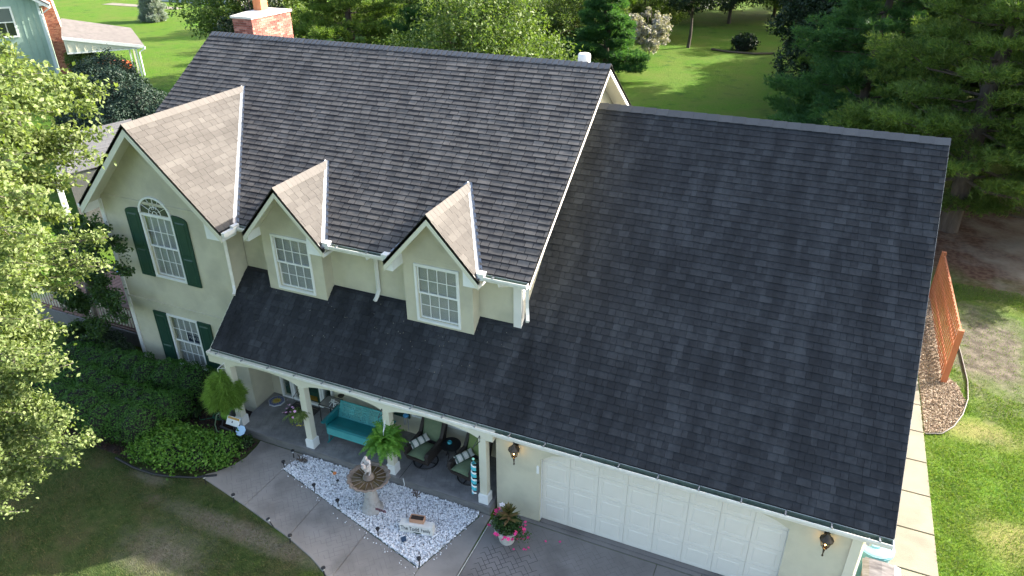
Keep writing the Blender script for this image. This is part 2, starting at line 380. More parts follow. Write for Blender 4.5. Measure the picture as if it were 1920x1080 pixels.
# gabled wing and dormer roofs
def gable(prefix,xc,zr,y0,k,half,zt,yend_f,seed,e=.154):
    ck=1/math.sqrt(1+k*k)
    for sgn in (1,-1):
        xe=xc+sgn*half; ze=zr-k*half
        L=half/ck
        ye=lambda s: my(ze+s*k*ck)         # valley y at slope distance s
        poly=[(xe,y0),(xc,y0),(xc,my(zr)+.0),(xe,max(my(ze),y0+.05))]
        if prefix=='wing' and sgn<0: poly=[(xe,y0),(xc,y0),(xc,my(zr)),(xe,YME+.05)]
        dk=plate(poly,lambda x,y:zr-k*abs(x-xc),th=.10,name=prefix+'_roof')
        O=(xe,0,ze); gap=.075 if sgn>0 else .03
        sh,_,_=slope(prefix+'_roof_shingles',m_sh_tan_lit if sgn>0 else m_sh_gar,O,(0,1,0),(-sgn,0,k),L,lambda s:[(y0-.012,ye(s)-gap)],e=e,t=.008,wmin=.16,wmax=.32,seed=seed+sgn)  # sunward slopes lighter, far slopes darker: sun and shade put into the colour
        tag(sh,kind='stuff'); sh.parent=dk
        # valley flashing
        p0=Vector((xe,my(ze),ze)); p1=Vector((xc,my(zr),zr))
        d=(p1-p0).normalized(); nm=Vector((0,-KM,1)).normalized(); nw=Vector((sgn*k,0,1)).normalized()
        sa=d.cross(nm).normalized()*sgn*-1; 
        if sa.x*sgn<0: sa=-sa
        sb=d.cross(nw).normalized()
        if sb.y>0: sb=-sb
        mb=MB(); up=Vector((0,0,.006))
        a,b=p0-d*.02+up,p1+up
        mb.add([a,b,b+sa*.06+nm*.004,a+sa*.085+nm*.004],[(0,1,2,3)]); mb.add([a,b,b+sb*.06+nw*.004,a+sb*.075+nw*.004],[(0,1,2,3)])
        mb.tube([a+Vector((0,0,.008)),b+Vector((0,0,.008))],.009,5)
        mb.build('valley_flashing',m_steel,dk)
    # ridge caps
    cap=MB(); w_=.13
    cap.add([(-w_,-.10,-w_*k),(0,-.10,0),(w_,-.10,-w_*k),(w_,.10,-w_*k-.006),(0,.10,-.006),(-w_,.10,-w_*k-.006),(-w_,-.10,-w_*k-.012),(w_,-.10,-w_*k-.012),(0,-.10,-.012)],[(0,1,4,5),(1,2,3,4),(0,6,8,1),(1,8,7,2)])
    y=y0+.09; n=0; first=None
    while y<my(zr)+.02:
        if first is None:
            first=cap.build('ridge_cap',m_cap_tan,house,local=True,norm=False); first.location=(xc,y,zr+.022)
        else: inst(first,'ridge_cap',house,(xc,y,zr+.022),rot=(0,0,random.uniform(-.02,.02)))
        y+=.143 if prefix=='dormer' else .155
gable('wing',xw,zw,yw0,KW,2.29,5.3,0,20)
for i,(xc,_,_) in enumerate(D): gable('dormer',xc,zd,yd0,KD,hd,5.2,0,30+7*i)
# long ridges: caps one by one
def ridge(x0,x1,y,z,k,step,mat,dz=.022):
    w_=.14; h=step*.56
    mb=MB(); mb.add([(-h,-w_,-w_*k),(-h,0,0),(-h,w_,-w_*k),(h,w_,-w_*k-dz),(h,0,-dz),(h,-w_,-w_*k-dz),(-h,-w_,-w_*k-.022),(-h,w_,-w_*k-.022),(-h,0,-.022)],[(0,1,4,5),(1,2,3,4),(0,6,8,1),(1,8,7,2)])
    first=mb.build('ridge_cap',mat,house,local=True,norm=False); me=first.data; me.materials.append(m_edge); me.polygons.foreach_set('material_index',[0,0,1,1])
    if me.polygons[0].normal.z<0: me.flip_normals()
    n=int((x1-x0)/step)
    for i in range(n+1):
        x=x1-step*.5-i*(x1-x0)/(n+1)
        if i==0: first.location=(x,y,z+.024); first.rotation_euler=(0,0,math.pi)
        else: inst(first,'ridge_cap',house,(x,y,z+.024+random.uniform(-.002,.003)),rot=(0,0,math.pi+random.uniform(-.015,.015)))
ridge(XL,XR,YM,ZM,KM*.95,.145,m_cap); ridge(7.72,XG,YG,ZG+.016,K1*.97,.30,M('dark_ridge_cap',[(.065,.067,.073),(.105,.107,.113)],.9,30,island=.3,objr=.4),.014)

# ---- fascias, rakes, soffits
def rake(p0,p1,depth,thick,name='rake_board',mat=m_trimc,drop=.012):
    p0=Vector(p0)-Vector((0,0,drop)); p1=Vector(p1)-Vector((0,0,drop)); hp(MB().bar(p0,p1,(0,0,-depth),thick),name,mat)
def gable_front(xc,zr,y0,k,half,yw,wl,wr,d):
    for sg in (-1,1):
        xe=xc+sg*half; ze=zr-k*half
        rake((xe,y0,ze),(xc,y0,zr),d,(0,.035,0))
        # dark drip edge over the board
        hp(MB().bar((xe,y0-.012,ze+.0),(xc,y0-.012,zr+.0),(0,0,-.022),(0,.03,0)),'drip_edge',m_black)
        # soffit
        hp(MB().bar((xe-sg*.0,y0+.036,ze-.115),(xc,y0+.036,zr-.115),(0,0,-.02),(0,yw-y0-.03,0)),'soffit',m_trimc)
    # returns at the two lower corners
    for xe,xwall,sg in ((xc-half,wl,-1),(xc+half,wr,1)):
        ze=zr-k*half; a,b=sorted((xe,xwall))
        if b-a>.03: hp(MB().prism([(a,ze-d),(b,ze-d),(b,(ze-.12+(b-a)*k) if sg<0 else ze-.12),(a,(ze-.12) if sg<0 else ze-.12+(b-a)*k)],'y',y0+.04,yw+.0),'eave_return',m_white)
gable_front(xw,zw,yw0,KW,2.29,1.047,-4.03,-.006,.27)
for xc,a,b in D: gable_front(xc,zd,yd0,KD,hd,1.334,a,b,.22)
# rake boards of the main and garage roofs
for x,th in ((XR,-.035),(XL,.035)):
    for y0,y1 in ((YME,YM),(2*YM-YME,YM)):
        hp(MB().bar((x,y0,ZME-.012),(x,y1,ZM-.012),(0,0,-.20),(th,0,0)),'rake_board',m_white_trim)
hp(MB().bar((7.6,YME+.05,ZME-.12),(7.6,YM,ZM-.13),(0,0,-.02),(.38,0,0)),'soffit',m_trimc)
hp(MB().bar((7.6,2*YM-YME-.05,ZME-.12),(7.6,YM,ZM-.13),(0,0,-.02),(.38,0,0)),'soffit',m_trimc)
for y0,y1 in ((Y0,YG),(2*YG-Y0,YG)):
    hp(MB().bar((XG+.004,y0,gz(Y0)-.012),(XG+.004,y1,ZG-.012),(0,0,-.17),(.012,0,0)),'rake_board',m_white_trim)
hp(MB().bar((-.036,Y0,gz(Y0)-.01),(-.036,1.04,gz(1.04)-.01),(0,0,-.15),(.034,0,0)),'rake_board',m_trimc)
# ---- walls
def wallb(*a,mat=m_stucco): return hp(MB().box(*a),'wall',mat)
def wall_holes(x0,x1,z0,z1,y,th,holes):
    xs=sorted({x0,x1,*[h[0] for h in holes],*[h[1] for h in holes]}); zs=sorted({z0,z1,*[h[2] for h in holes],*[h[3] for h in holes]})
    mb=MB()
    for a,b in zip(xs,xs[1:]):
        run=None
        for c,d in zip(zs,zs[1:]):
            if any(h[0]-1e-6<=a and b<=h[1]+1e-6 and h[2]-1e-6<=c and d<=h[3]+1e-6 for h in holes):
                if run: mb.box(a,b,y,y+th,*run); run=None
            else: run=(run[0],d) if run else (c,d)
        if run: mb.box(a,b,y,y+th,*run)
    return hp(mb,'wall',m_stucco)
wall_holes(-4.03,-.006,0,5.30,1.047,.15,[(-2.56,-1.64,3.36,5.06),(-2.56,-1.64,.56,2.06)])
hp(MB().prism([(-4.03,5.301),(-.006,5.301),(-.006,zw-KW*(1.808)-.1),(xw,zw-.11),(-4.03,zw-KW*2.216-.1)],'y',1.047,1.197),'wall',m_stucco)
wallb(-4.03,-3.88,1.198,11.2,0,5.25); wallb(-.156,-.006,1.198,1.66,0,5.25)
wall_holes(-.006,7.59,2.4,5.28,1.67,.15,[])
# main right wall with its gable, left gable, back wall
for x in (7.44,-4.03):
    hp(MB().prism([(1.821 if x>0 else 1.9,0),(11.05,0),(11.05,mz(1.2)-.12),(YM,ZM-.15),(1.821 if x>0 else 1.9,mz(1.821 if x>0 else 1.9)-.15)],'x',x+(0 if x>0 else -.001),x+.15),'wall',m_stucco)
wallb(-3.88,7.44,10.9,11.04,0,5.2)
hp(MB().box(7.43,7.615,1.615,1.80,3.5,5.20),'corner_board',m_white_trim)
hp(MB().box(-4.06,-3.93,1.02,1.044,0,5.30),'corner_board',m_white_trim)
for z in (2.40,5.40): hp(MB().box(-4.0+(.02 if z<3 else .03),-.02 if z<3 else -.25,1.02,1.046,z,z+.05).box(-4.0+(.02 if z<3 else .03),-.02 if z<3 else -.25,1.035,1.046,z-.03,z),'stucco_band',m_stucco)
# dormer walls
wins=[]
for (xc,a,b),(wx0,wx1,wz0,wz1) in zip(D,((1.24,2.35,3.635,5.10),(5.17,6.28,3.625,5.085))):
    wall_holes(a,b,2.9,5.22,1.334,.12,[(wx0+.07,wx1-.07,wz0+.07,wz1-.07)])
    hp(MB().prism([(a,5.221),(b,5.221),(b,zd-KD*(b-xc)-.1),(xc,zd-.11),(a,zd-KD*(xc-a)-.1)],'y',1.334,1.454),'wall',m_stucco)
    wallb(b-.12,b,1.455,1.669,2.9,5.25); wallb(a,a+.12,1.455,1.669,2.9,5.25)
    wins.append((wx0,wx1,wz0,wz1,1.334,None))
# garage
gy=-.03
wallb(7.72,8.74,gy,gy+.15,0,2.32)
wallb(13.68,14.86,gy,gy+.15,0,2.32)
arch=[(8.741,2.32),(13.679,2.32),(13.679,1.86)]
for i in range(1,20):
    t=i/20; x=13.679-4.938*t; s=math.sin(math.pi*t); arch.append((x,1.86+.40*min(1,s**.62)))
arch.append((8.741,1.80))
hp(MB().prism(arch,'y',gy,gy+.15),'wall',m_stucco)
hp(MB().prism([(gy+.15,0),(2*YG,0),(2*YG,2.2),(YG,ZG-.2),(gy+.15,2.32)],'x',14.71,14.86),'wall',m_stucco)
hp(MB().box(14.72,14.885,gy-.022,gy+.12,0,2.30),'corner_board',m_trimc)
hp(MB().box(7.72,7.84,gy+.151,1.3,0,2.3),'wall',m_stucco)
wallb(7.9,14.7,11.9,12.05,0,2.2)
gd=hp(MB().box(8.70,13.72,.10,.14,0,2.30),'garage_door',m_door)
pw=4.93/8; cell=MB()
for (x0,x1,z0,z1,d) in ((0,pw-.01,0,.548,.012),): cell.box(x0,x1,-.012,0,z0,z1)
# each door panel: slab with a raised bevelled field
def panel_mb():
    mb=MB(); a,b=.001,pw-.001; c,d=.002,.553
    rings=[(0,0),(.004,-.010),(.078,-.010),(.085,-.005),(.095,-.005),(.112,-.0125)]
    vs=[]; 
    for inset,y in rings: vs+=[(a+inset,y,c+inset),(b-inset,y,c+inset),(b-inset,y,d-inset),(a+inset,y,d-inset)]
    fs=[]
    for i in range(len(rings)-1):
        for k in range(4): fs.append((i*4+k,i*4+(k+1)%4,(i+1)*4+(k+1)%4,(i+1)*4+k))
    n=(len(rings)-1)*4; fs.append((n,n+1,n+2,n+3)); return mb.add(vs,fs)
p0=None
for i in range(8):
    for j in range(4):
        loc=(8.745+i*pw,.099,.02+j*.555)
        if p0 is None: p0=panel_mb().build('panel',m_door,gd,local=True); p0.location=loc
        else: inst(p0,'panel',gd,loc)
for x in (8.705,13.675): hp(MB().box(x,x+.04,.03,.098,0,1.85),'door_stop',m_white)
# ---- porch: back wall, ceiling, floor, beam, columns
wall_holes(.45,7.72,.2,2.30,1.25,.12,[(.84,1.12,.28,1.95),(1.24,2.04,.235,2.1),(2.18,2.44,.32,1.95),(4.9,5.72,.86,1.9),(5.80,6.75,.86,1.9)])
wallb(-.006,.45,.54,1.05,0,2.72); wallb(-.0,.45,1.051,1.37,0,2.3)
hp(MB().box(.45,7.72,.0,1.24,2.31,2.34),'porch_ceiling',m_trimc)
m_slab=M('stamped_concrete',[(.12,.12,.123),(.19,.188,.19),(.26,.255,.255)],.55,2.6,bump=.5,bscale=14,detail=8)
m_slabedge=M('porch_riser',[(.12,.12,.115),(.19,.185,.175)],.8,3,bump=.3,bscale=30,stretch=(1,1,3))
pf=MB().prism([(.46,1.249),(.50,.30),(.72,-.26),(3.9,-.28),(7.66,-.28),(7.70,1.249)],'z',-.05,.229); hp(pf,'porch_floor',m_slab)
hp(MB().prism([(.735,-.262),(7.66,-.282),(7.66,-.30),(.735,-.28)],'z',0,.215),'porch_riser',m_slabedge)
hp(MB().box(5.325,5.337,-.279,.9,.2292,.2312),'floor_joint',m_black)
cols=(.57,2.772,5.081,7.474); cy=-.118
for x in cols:
    c=hp(MB().box(x-.085,x+.085,cy-.085,cy+.085,.23,2.05),'column',m_trimc)
    hp(MB().box(x-.115,x+.115,cy-.115,cy+.115,.2295,.47).box(x-.10,x+.10,cy-.10,cy+.10,.47,.49),'plinth',m_white,c)
bx=[.30]+[x for x in cols]+[7.72]
beam=[(0.0,2.27),(7.72,2.27),(7.72,2.05),(7.474+.085,2.05)]
for x1,x0 in zip(cols[::-1],cols[::-1][1:]):
    a,b=x1-.085,x0+.085
    for i in range(13):
        t=i/12; beam.append((a+(b-a)*t,2.05+.17*math.sin(math.pi*t)**.6))
beam+=[(.57-.085,2.05),(.0,2.05)]
hp(MB().prism(beam,'y',cy-.075,cy+.075),'porch_beam',m_trimc)
hp(MB().box(.50,.64,cy+.08,.54,2.05,2.27),'porch_beam',m_trimc)
# entry: sidelights, green door
def frame(x0,x1,z0,z1,y,w_=.05,d=.06,name='frame',parent=None,mat=m_white):
    return hp(MB().box(x0,x1,y-d,y,z0,z0+w_).box(x0,x1,y-d,y,z1-w_,z1).box(x0,x0+w_,y-d,y,z0+w_,z1-w_).box(x1-w_,x1,y-d,y,z0+w_,z1-w_),name,mat,parent)
for x0,x1,z0 in ((.79,1.16,.24),(2.14,2.48,.28)):
    sdl=hp(MB().box(x0+.05,x1-.05,1.30,1.31,z0+.05,1.95),'sidelight',m_green); frame(x0,x1,z0,2.0,1.251,parent=sdl)
    hp(MB().box(x0+.06,x1-.06,1.262,1.268,z0+.3,1.9),'pane',m_glass,sdl)
dr=hp(MB().box(1.25,2.03,1.28,1.32,.24,2.1),'front_door',m_green); frame(1.17,2.12,.235,2.12,1.252,.07,parent=dr)
hp(MB().box(1.38,1.90,1.262,1.279,.33,.47),'kick_plate',M('brass',(.45,.28,.05),.35,metal=.9),dr)
hp(MB().box(1.36,1.92,1.272,1.279,.60,1.9),'pane',m_glass,dr)
# ---- windows
def window(x0,x1,z0,z1,y,parent=house,cols_=4,rows=2,single=False,dr_=.0):
    ww=hp(MB().box(x0,x0+.055,y-.03,y+.04,z0,z1).box(x1-.055,x1,y-.03,y+.04,z0,z1).box(x0+.055,x1-.055,y-.03,y+.04,z1-.055,z1).box(x0+.055,x1-.055,y-.035,y+.04,z0,z0+.055),'window',m_white,parent)
    fx0,fx1,fz0,fz1=x0+.055,x1-.055,z0+.055,z1-.055; mid=(fz0+fz1)/2
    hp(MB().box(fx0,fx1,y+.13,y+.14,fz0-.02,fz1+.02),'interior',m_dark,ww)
    bl=MB(); z=fz0+.02
    while z<fz1: bl.add([(fx0+.002,y+.072,z),(fx1-.002,y+.072,z),(fx1-.002,y+.084,z+.024),(fx0+.002,y+.084,z+.024)],[(0,1,2,3)]); z+=.027
    tag(hp(bl,'blind_slats',m_blind,ww),kind='stuff')
    for (a,b,yy) in ((mid-.02,fz1,y+.005),(fz0,mid+.02,y+.04)):
        sh=MB().box(fx0,fx1,yy,yy+.03,a,a+.045).box(fx0,fx1,yy,yy+.03,b-.035,b).box(fx0,fx0+.035,yy,yy+.03,a+.045,b-.035).box(fx1-.035,fx1,yy,yy+.03,a+.045,b-.035)
        hp(sh,'sash',m_white,ww)
        gx0,gx1,ga,gb=fx0+.035,fx1-.035,a+.045,b-.035
        mu=MB(); 
        for i in range(1,cols_): xx=gx0+(gx1-gx0)*i/cols_; mu.box(xx-.009,xx+.009,yy+.004,yy+.02,ga,gb)
        for j in range(1,rows): zz=ga+(gb-ga)*j/rows; mu.box(gx0,gx1,yy+.006,yy+.018,zz-.009,zz+.009)
        hp(mu,'muntin',m_white,ww)
        for i in range(cols_):
            for j in range(rows):
                a0=gx0+(gx1-gx0)*i/cols_+.01; a1=gx0+(gx1-gx0)*(i+1)/cols_-.01; c0=ga+(gb-ga)*j/rows+.01; c1=ga+(gb-ga)*(j+1)/rows-.01
                hp(MB().box(a0,a1,yy+.010,yy+.014,c0,c1),'pane',m_glass,ww)
    return ww
for a in wins: window(*a[:5])
wu=window(-2.64,-1.55,3.29,5.13,1.047)
wlw=window(-2.66,-1.58,.47,2.13,1.047)
# fanlight over the arched window
xc=-2.095; ra=.545
fl=MB(); n=20
pts=[(xc+ra*math.cos(math.pi*i/n),5.13+.50*math.sin(math.pi*i/n)/.545*ra*.98) for i in range(n+1)]
inn=[(xc+(ra-.065)*math.cos(math.pi*i/n),5.15+(ra-.09)*.93*math.sin(math.pi*i/n)) for i in range(n+1)]
for i in range(n):
    q=[pts[i],pts[i+1],inn[i+1],inn[i]]; fl.prism(q,'y',1.005,1.046)
fan=hp(fl,'fanlight',m_white)
hp(MB().prism(inn,'y',1.036,1.042),'interior',M('fan_back',(.05,.055,.055),.25,spec=.8),fan)
sp=MB()
for an in (30,65,90,115,150): 
    t=R(an); sp.bar((xc+.14*math.cos(t),1.02,5.15+.14*math.sin(t)),(xc+.47*math.cos(t),1.02,5.15+.44*math.sin(t)),(.014*math.sin(t),0,.014*math.cos(t)),(0,.014,0))
sp.tube([(xc+.2*math.cos(math.pi*i/12),1.026,5.15+.2*math.sin(math.pi*i/12)) for i in range(13)],.010,5); sp.tube([(xc+.08*math.cos(math.pi*i/8),1.026,5.15+.08*math.sin(math.pi*i/8)) for i in range(9)],.009,5)
hp(sp,'muntin',m_white,fan); 
# porch windows
for x0,x1 in ((4.84,5.76),(5.762,6.80)):
    pwn=hp(MB().box(x0,x0+.055,1.215,1.25,.80,1.95).box(x1-.055,x1,1.215,1.25,.80,1.95).box(x0+.055,x1-.055,1.215,1.25,.80,.86),'window',m_white)
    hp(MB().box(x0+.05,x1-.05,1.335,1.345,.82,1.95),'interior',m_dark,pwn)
    cb=MB(); z=.88
    while z<1.9: cb.add([(x0+.06,1.30,z),(x1-.06,1.30,z),(x1-.06,1.31,z+.024),(x0+.06,1.31,z+.024)],[(0,1,2,3)]); z+=.03
    tag(hp(cb,'blind_slats',M('porch_blind',(.16,.15,.15),.7),pwn),kind='stuff')
    hp(MB().box(x0+.055,x1-.055,1.262,1.266,.86,1.9),'pane',m_glass,pwn)
# shutters
def shutter(x0,x1,z0,z1,y,arch=0,rise=.12):
    mb=MB(); n=10; top=[]
    for i in range(n+1):
        t=i/n; x=x1+(x0-x1)*t
        c=0
        if arch: tt=(1-t) if arch>0 else t; c=rise*math.sqrt(max(0,1-tt**2.2))-rise   # falls away from the window
        top.append((x,z1+c))
    mb.prism([(x0,z0),(x1,z0)]+top,'y',y-.045,y-.002)
    s=hp(mb,'shutter',m_green); w_=x1-x0; zm=z0+(z1-z0)*.42
    for a,b in ((z0+.07,zm-.04),(zm+.04,z1-.10-(rise if arch else 0)*.5)):
        i0=.0; q=[(x0+.07,a),(x1-.07,a),(x1-.07,b),(x0+.07,b)]; q2=[(x0+.10,a+.03),(x1-.10,a+.03),(x1-.10,b-.03),(x0+.10,b-.03)]
        vs=[(x,y-.0455,z) for x,z in q]+[(x,y-.060,z) for x,z in q2]
        hp(MB().add(vs,[(0,1,5,4),(1,2,6,5),(2,3,7,6),(3,0,4,7),(4,5,6,7)]),'raised_panel',m_green,s)
shutter(-3.12,-2.665,3.28,5.24,1.047,arch=-1); shutter(-1.525,-1.07,3.27,5.22,1.047,arch=1)
shutter(-3.13,-2.69,.36,2.14,1.047); shutter(-1.555,-1.11,.33,2.14,1.047); shutter(4.32,4.78,.70,2.0,1.25)
# ---- gutters (open U troughs) with hangers, and downspouts
def gutter(x0,x1,y,z,w_=.13,h=.11,step=.78):
    # y,z: back top edge
    prof=[(0,0),(0,-h),(-.8*w_,-h),(-w_,-.35*h),(-w_,0),(-w_-.012,0),(-w_-.012,-.4*h),(-.85*w_,-h-.012),(.008,-h-.012),(.008,0)]
    g=hp(MB().prism([(y+a,z+b) for a,b in prof],'x',x0,x1),'gutter',m_gutw)
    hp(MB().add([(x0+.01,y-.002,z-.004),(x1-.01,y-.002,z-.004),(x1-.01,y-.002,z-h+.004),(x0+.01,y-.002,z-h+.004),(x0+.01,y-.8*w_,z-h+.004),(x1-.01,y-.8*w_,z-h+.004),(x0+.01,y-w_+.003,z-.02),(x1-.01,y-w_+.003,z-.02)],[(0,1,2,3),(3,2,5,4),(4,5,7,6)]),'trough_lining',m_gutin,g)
    hp(MB().bar((x0-.006,y,z),(x0-.006,y-w_,z),(0,0,-h),(.008,0,0)).bar((x1-.002,y,z),(x1-.002,y-w_,z),(0,0,-h),(.008,0,0)),'end_cap',m_gutw,g)
    x=x0+.3
    while x<x1-.1:
        hp(MB().bar((x,y+.01,z-.004),(x,y-w_-.01,z+.004),(0,0,.010),(.022,0,0)).obox((x+.011,y-w_-.004,z+.016),.03,.02,.03),'hanger',m_steel,g); x+=step
    return g
gutter(-.03,XG,Y0-.012,gz(Y0)-.03,w_=.135,h=.12)
gutter(3.10,4.72,YME-.02,ZME-.04,w_=.11,h=.10); gutter(6.93,7.99,YME-.02,ZME-.04,w_=.11,h=.10); gutter(.52,.86,YME-.02,ZME-.04,w_=.11,h=.10)
for x in (3.12,4.66,6.96): hp(MB().box(x-.07,x+.09,YME-.15,YME+.02,ZME-.13,ZME+.02),'gutter_box',m_gutw)
hp(MB().box(.44,.58,.88,1.08,5.20,5.34),'gutter_box',m_gutw)
# wing eave gutter, running back from the corner
hp(MB().bar((.49,.56,5.29),(.49,.95,5.29),(0,0,-.10),(.10,0,0)),'gutter',m_gutw)
hp(MB().bar((-4.11,.56,5.28),(-4.11,1.4,5.28),(0,0,-.09),(-.10,0,0)),'gutter',m_gutw)
def spout(pts,w_=.05):
    hp(MB().tube(pts,w_,4),'downspout',m_gutw)
spout([(.50,.97,5.20),(.48,.97,5.12),(.20,.96,5.03),(.10,.985,4.93),(.09,.985,3.62),(.16,.90,3.50),(.20,.82,3.45)])
spout([(4.15,1.04,5.22),(4.15,1.06,5.12),(4.0,1.55,4.98),(3.97,1.615,4.86),(3.97,1.615,3.98),(3.97,1.52,3.86),(3.97,1.42,3.80)])
spout([(7.35,1.04,5.22),(7.35,1.05,5.12),(7.60,1.45,5.02),(7.70,1.72,4.92),(7.70,1.74,4.30),(7.74,1.66,4.16),(7.80,1.52,4.08)])
spout([(14.95,Y0-.08,2.24),(14.97,Y0-.06,2.12),(14.97,.10,1.95),(14.93,.20,1.85),(14.93,.20,.1)])

# ---- chimney (bricks as geometry) on the left gable
cx0,cx1,cy0,cy1,cz1=-4.13,-3.42,7.05,8.85,8.92
m_brick=M('red_brick',[(.16,.05,.04),(.30,.11,.085),(.42,.19,.15)],.9,0,island=1)
m_mort=M('mortar',[(.40,.35,.31),(.48,.43,.39)],.95,20)
chim=hp(MB().box(cx0+.012,cx1-.012,cy0+.012,cy1-.012,4,cz1-.02),'chimney',m_mort)
bb=MB(); rr=random.Random(4); z=7.0; row=0
while z<cz1-.03:
    for (ax,fix,a0,a1) in (('y',cx1,cy0,cy1),('y',cx0,cy0,cy1),('x',cy0,cx0,cx1),('x',cy1,cx0,cx1)):
        p=a0-(0 if row%2 else .1)
        while p<a1:
            q0,q1=max(p,a0),min(p+.19,a1); pr=rr.uniform(-.003,.004)
            if q1-q0>.03:
                if ax=='y': bb.box(fix-.02-pr,fix+.006+pr,q0,q1,z,z+.056)
                else: bb.box(q0,q1,fix-.006-pr,fix+.02+pr,z,z+.056)
            p+=.20
    z+=.066; row+=1
o=hp(bb,'bricks',m_brick,chim); tag(o,kind='stuff')
m_conc=M('chimney_crown',[(.5,.48,.44),(.62,.6,.56)],.9,8,bump=.2)
cr=[(cx0-.05,cy0-.05),(cx1+.05,cy0-.05),(cx1+.05,cy1+.05),(cx0-.05,cy1+.05)]
cc=MB(); cin=[(cx0+.15,cy0+.4),(cx1-.15,cy0+.4),(cx1-.15,cy1-.5),(cx0+.15,cy1-.5)]
cc.add([(x,y,cz1-.03) for x,y in cr]+[(x,y,cz1+.03) for x,y in cr]+[(x,y,cz1+.11) for x,y in cin],[(0,1,2,3),(8,9,10,11)]+[(i,(i+1)%4,4+(i+1)%4,4+i) for i in range(4)]+[(4+i,4+(i+1)%4,8+(i+1)%4,8+i) for i in range(4)])
hp(cc,'crown',m_conc,chim)
fx,fy=-3.75,7.92
fm=MB()
for a,b,c,d in ((-.15,.15,-.15,-.11),(-.15,.15,.11,.15),(-.15,-.11,-.11,.11),(.11,.15,-.11,.11)): fm.box(fx+a,fx+b,fy+c,fy+d,cz1+.05,cz1+.42)
hp(fm,'flue',M('clay_flue',[(.55,.18,.07),(.65,.25,.11)],.8,6),chim)
hp(MB().box(fx-.11,fx+.11,fy-.11,fy+.11,cz1+.1,cz1+.2),'flue_dark',m_dark,chim)
# vent behind the ridge
vz=ZM-KM*(6.9-YM)
vt=hp(MB().lathe([(.055,0),(.055,.42)],(7.1,6.9,vz-.02),12),'roof_vent',M('vent_pipe',[(.30,.16,.12),(.5,.4,.35)],.6,5),smooth=True)
hp(MB().lathe([(.10,.30),(.15,.33),(.16,.36),(.16,.52),(.14,.56),(.05,.58)],(7.1,6.9,vz),20),'vent_cap',m_white,vt,smooth=True)

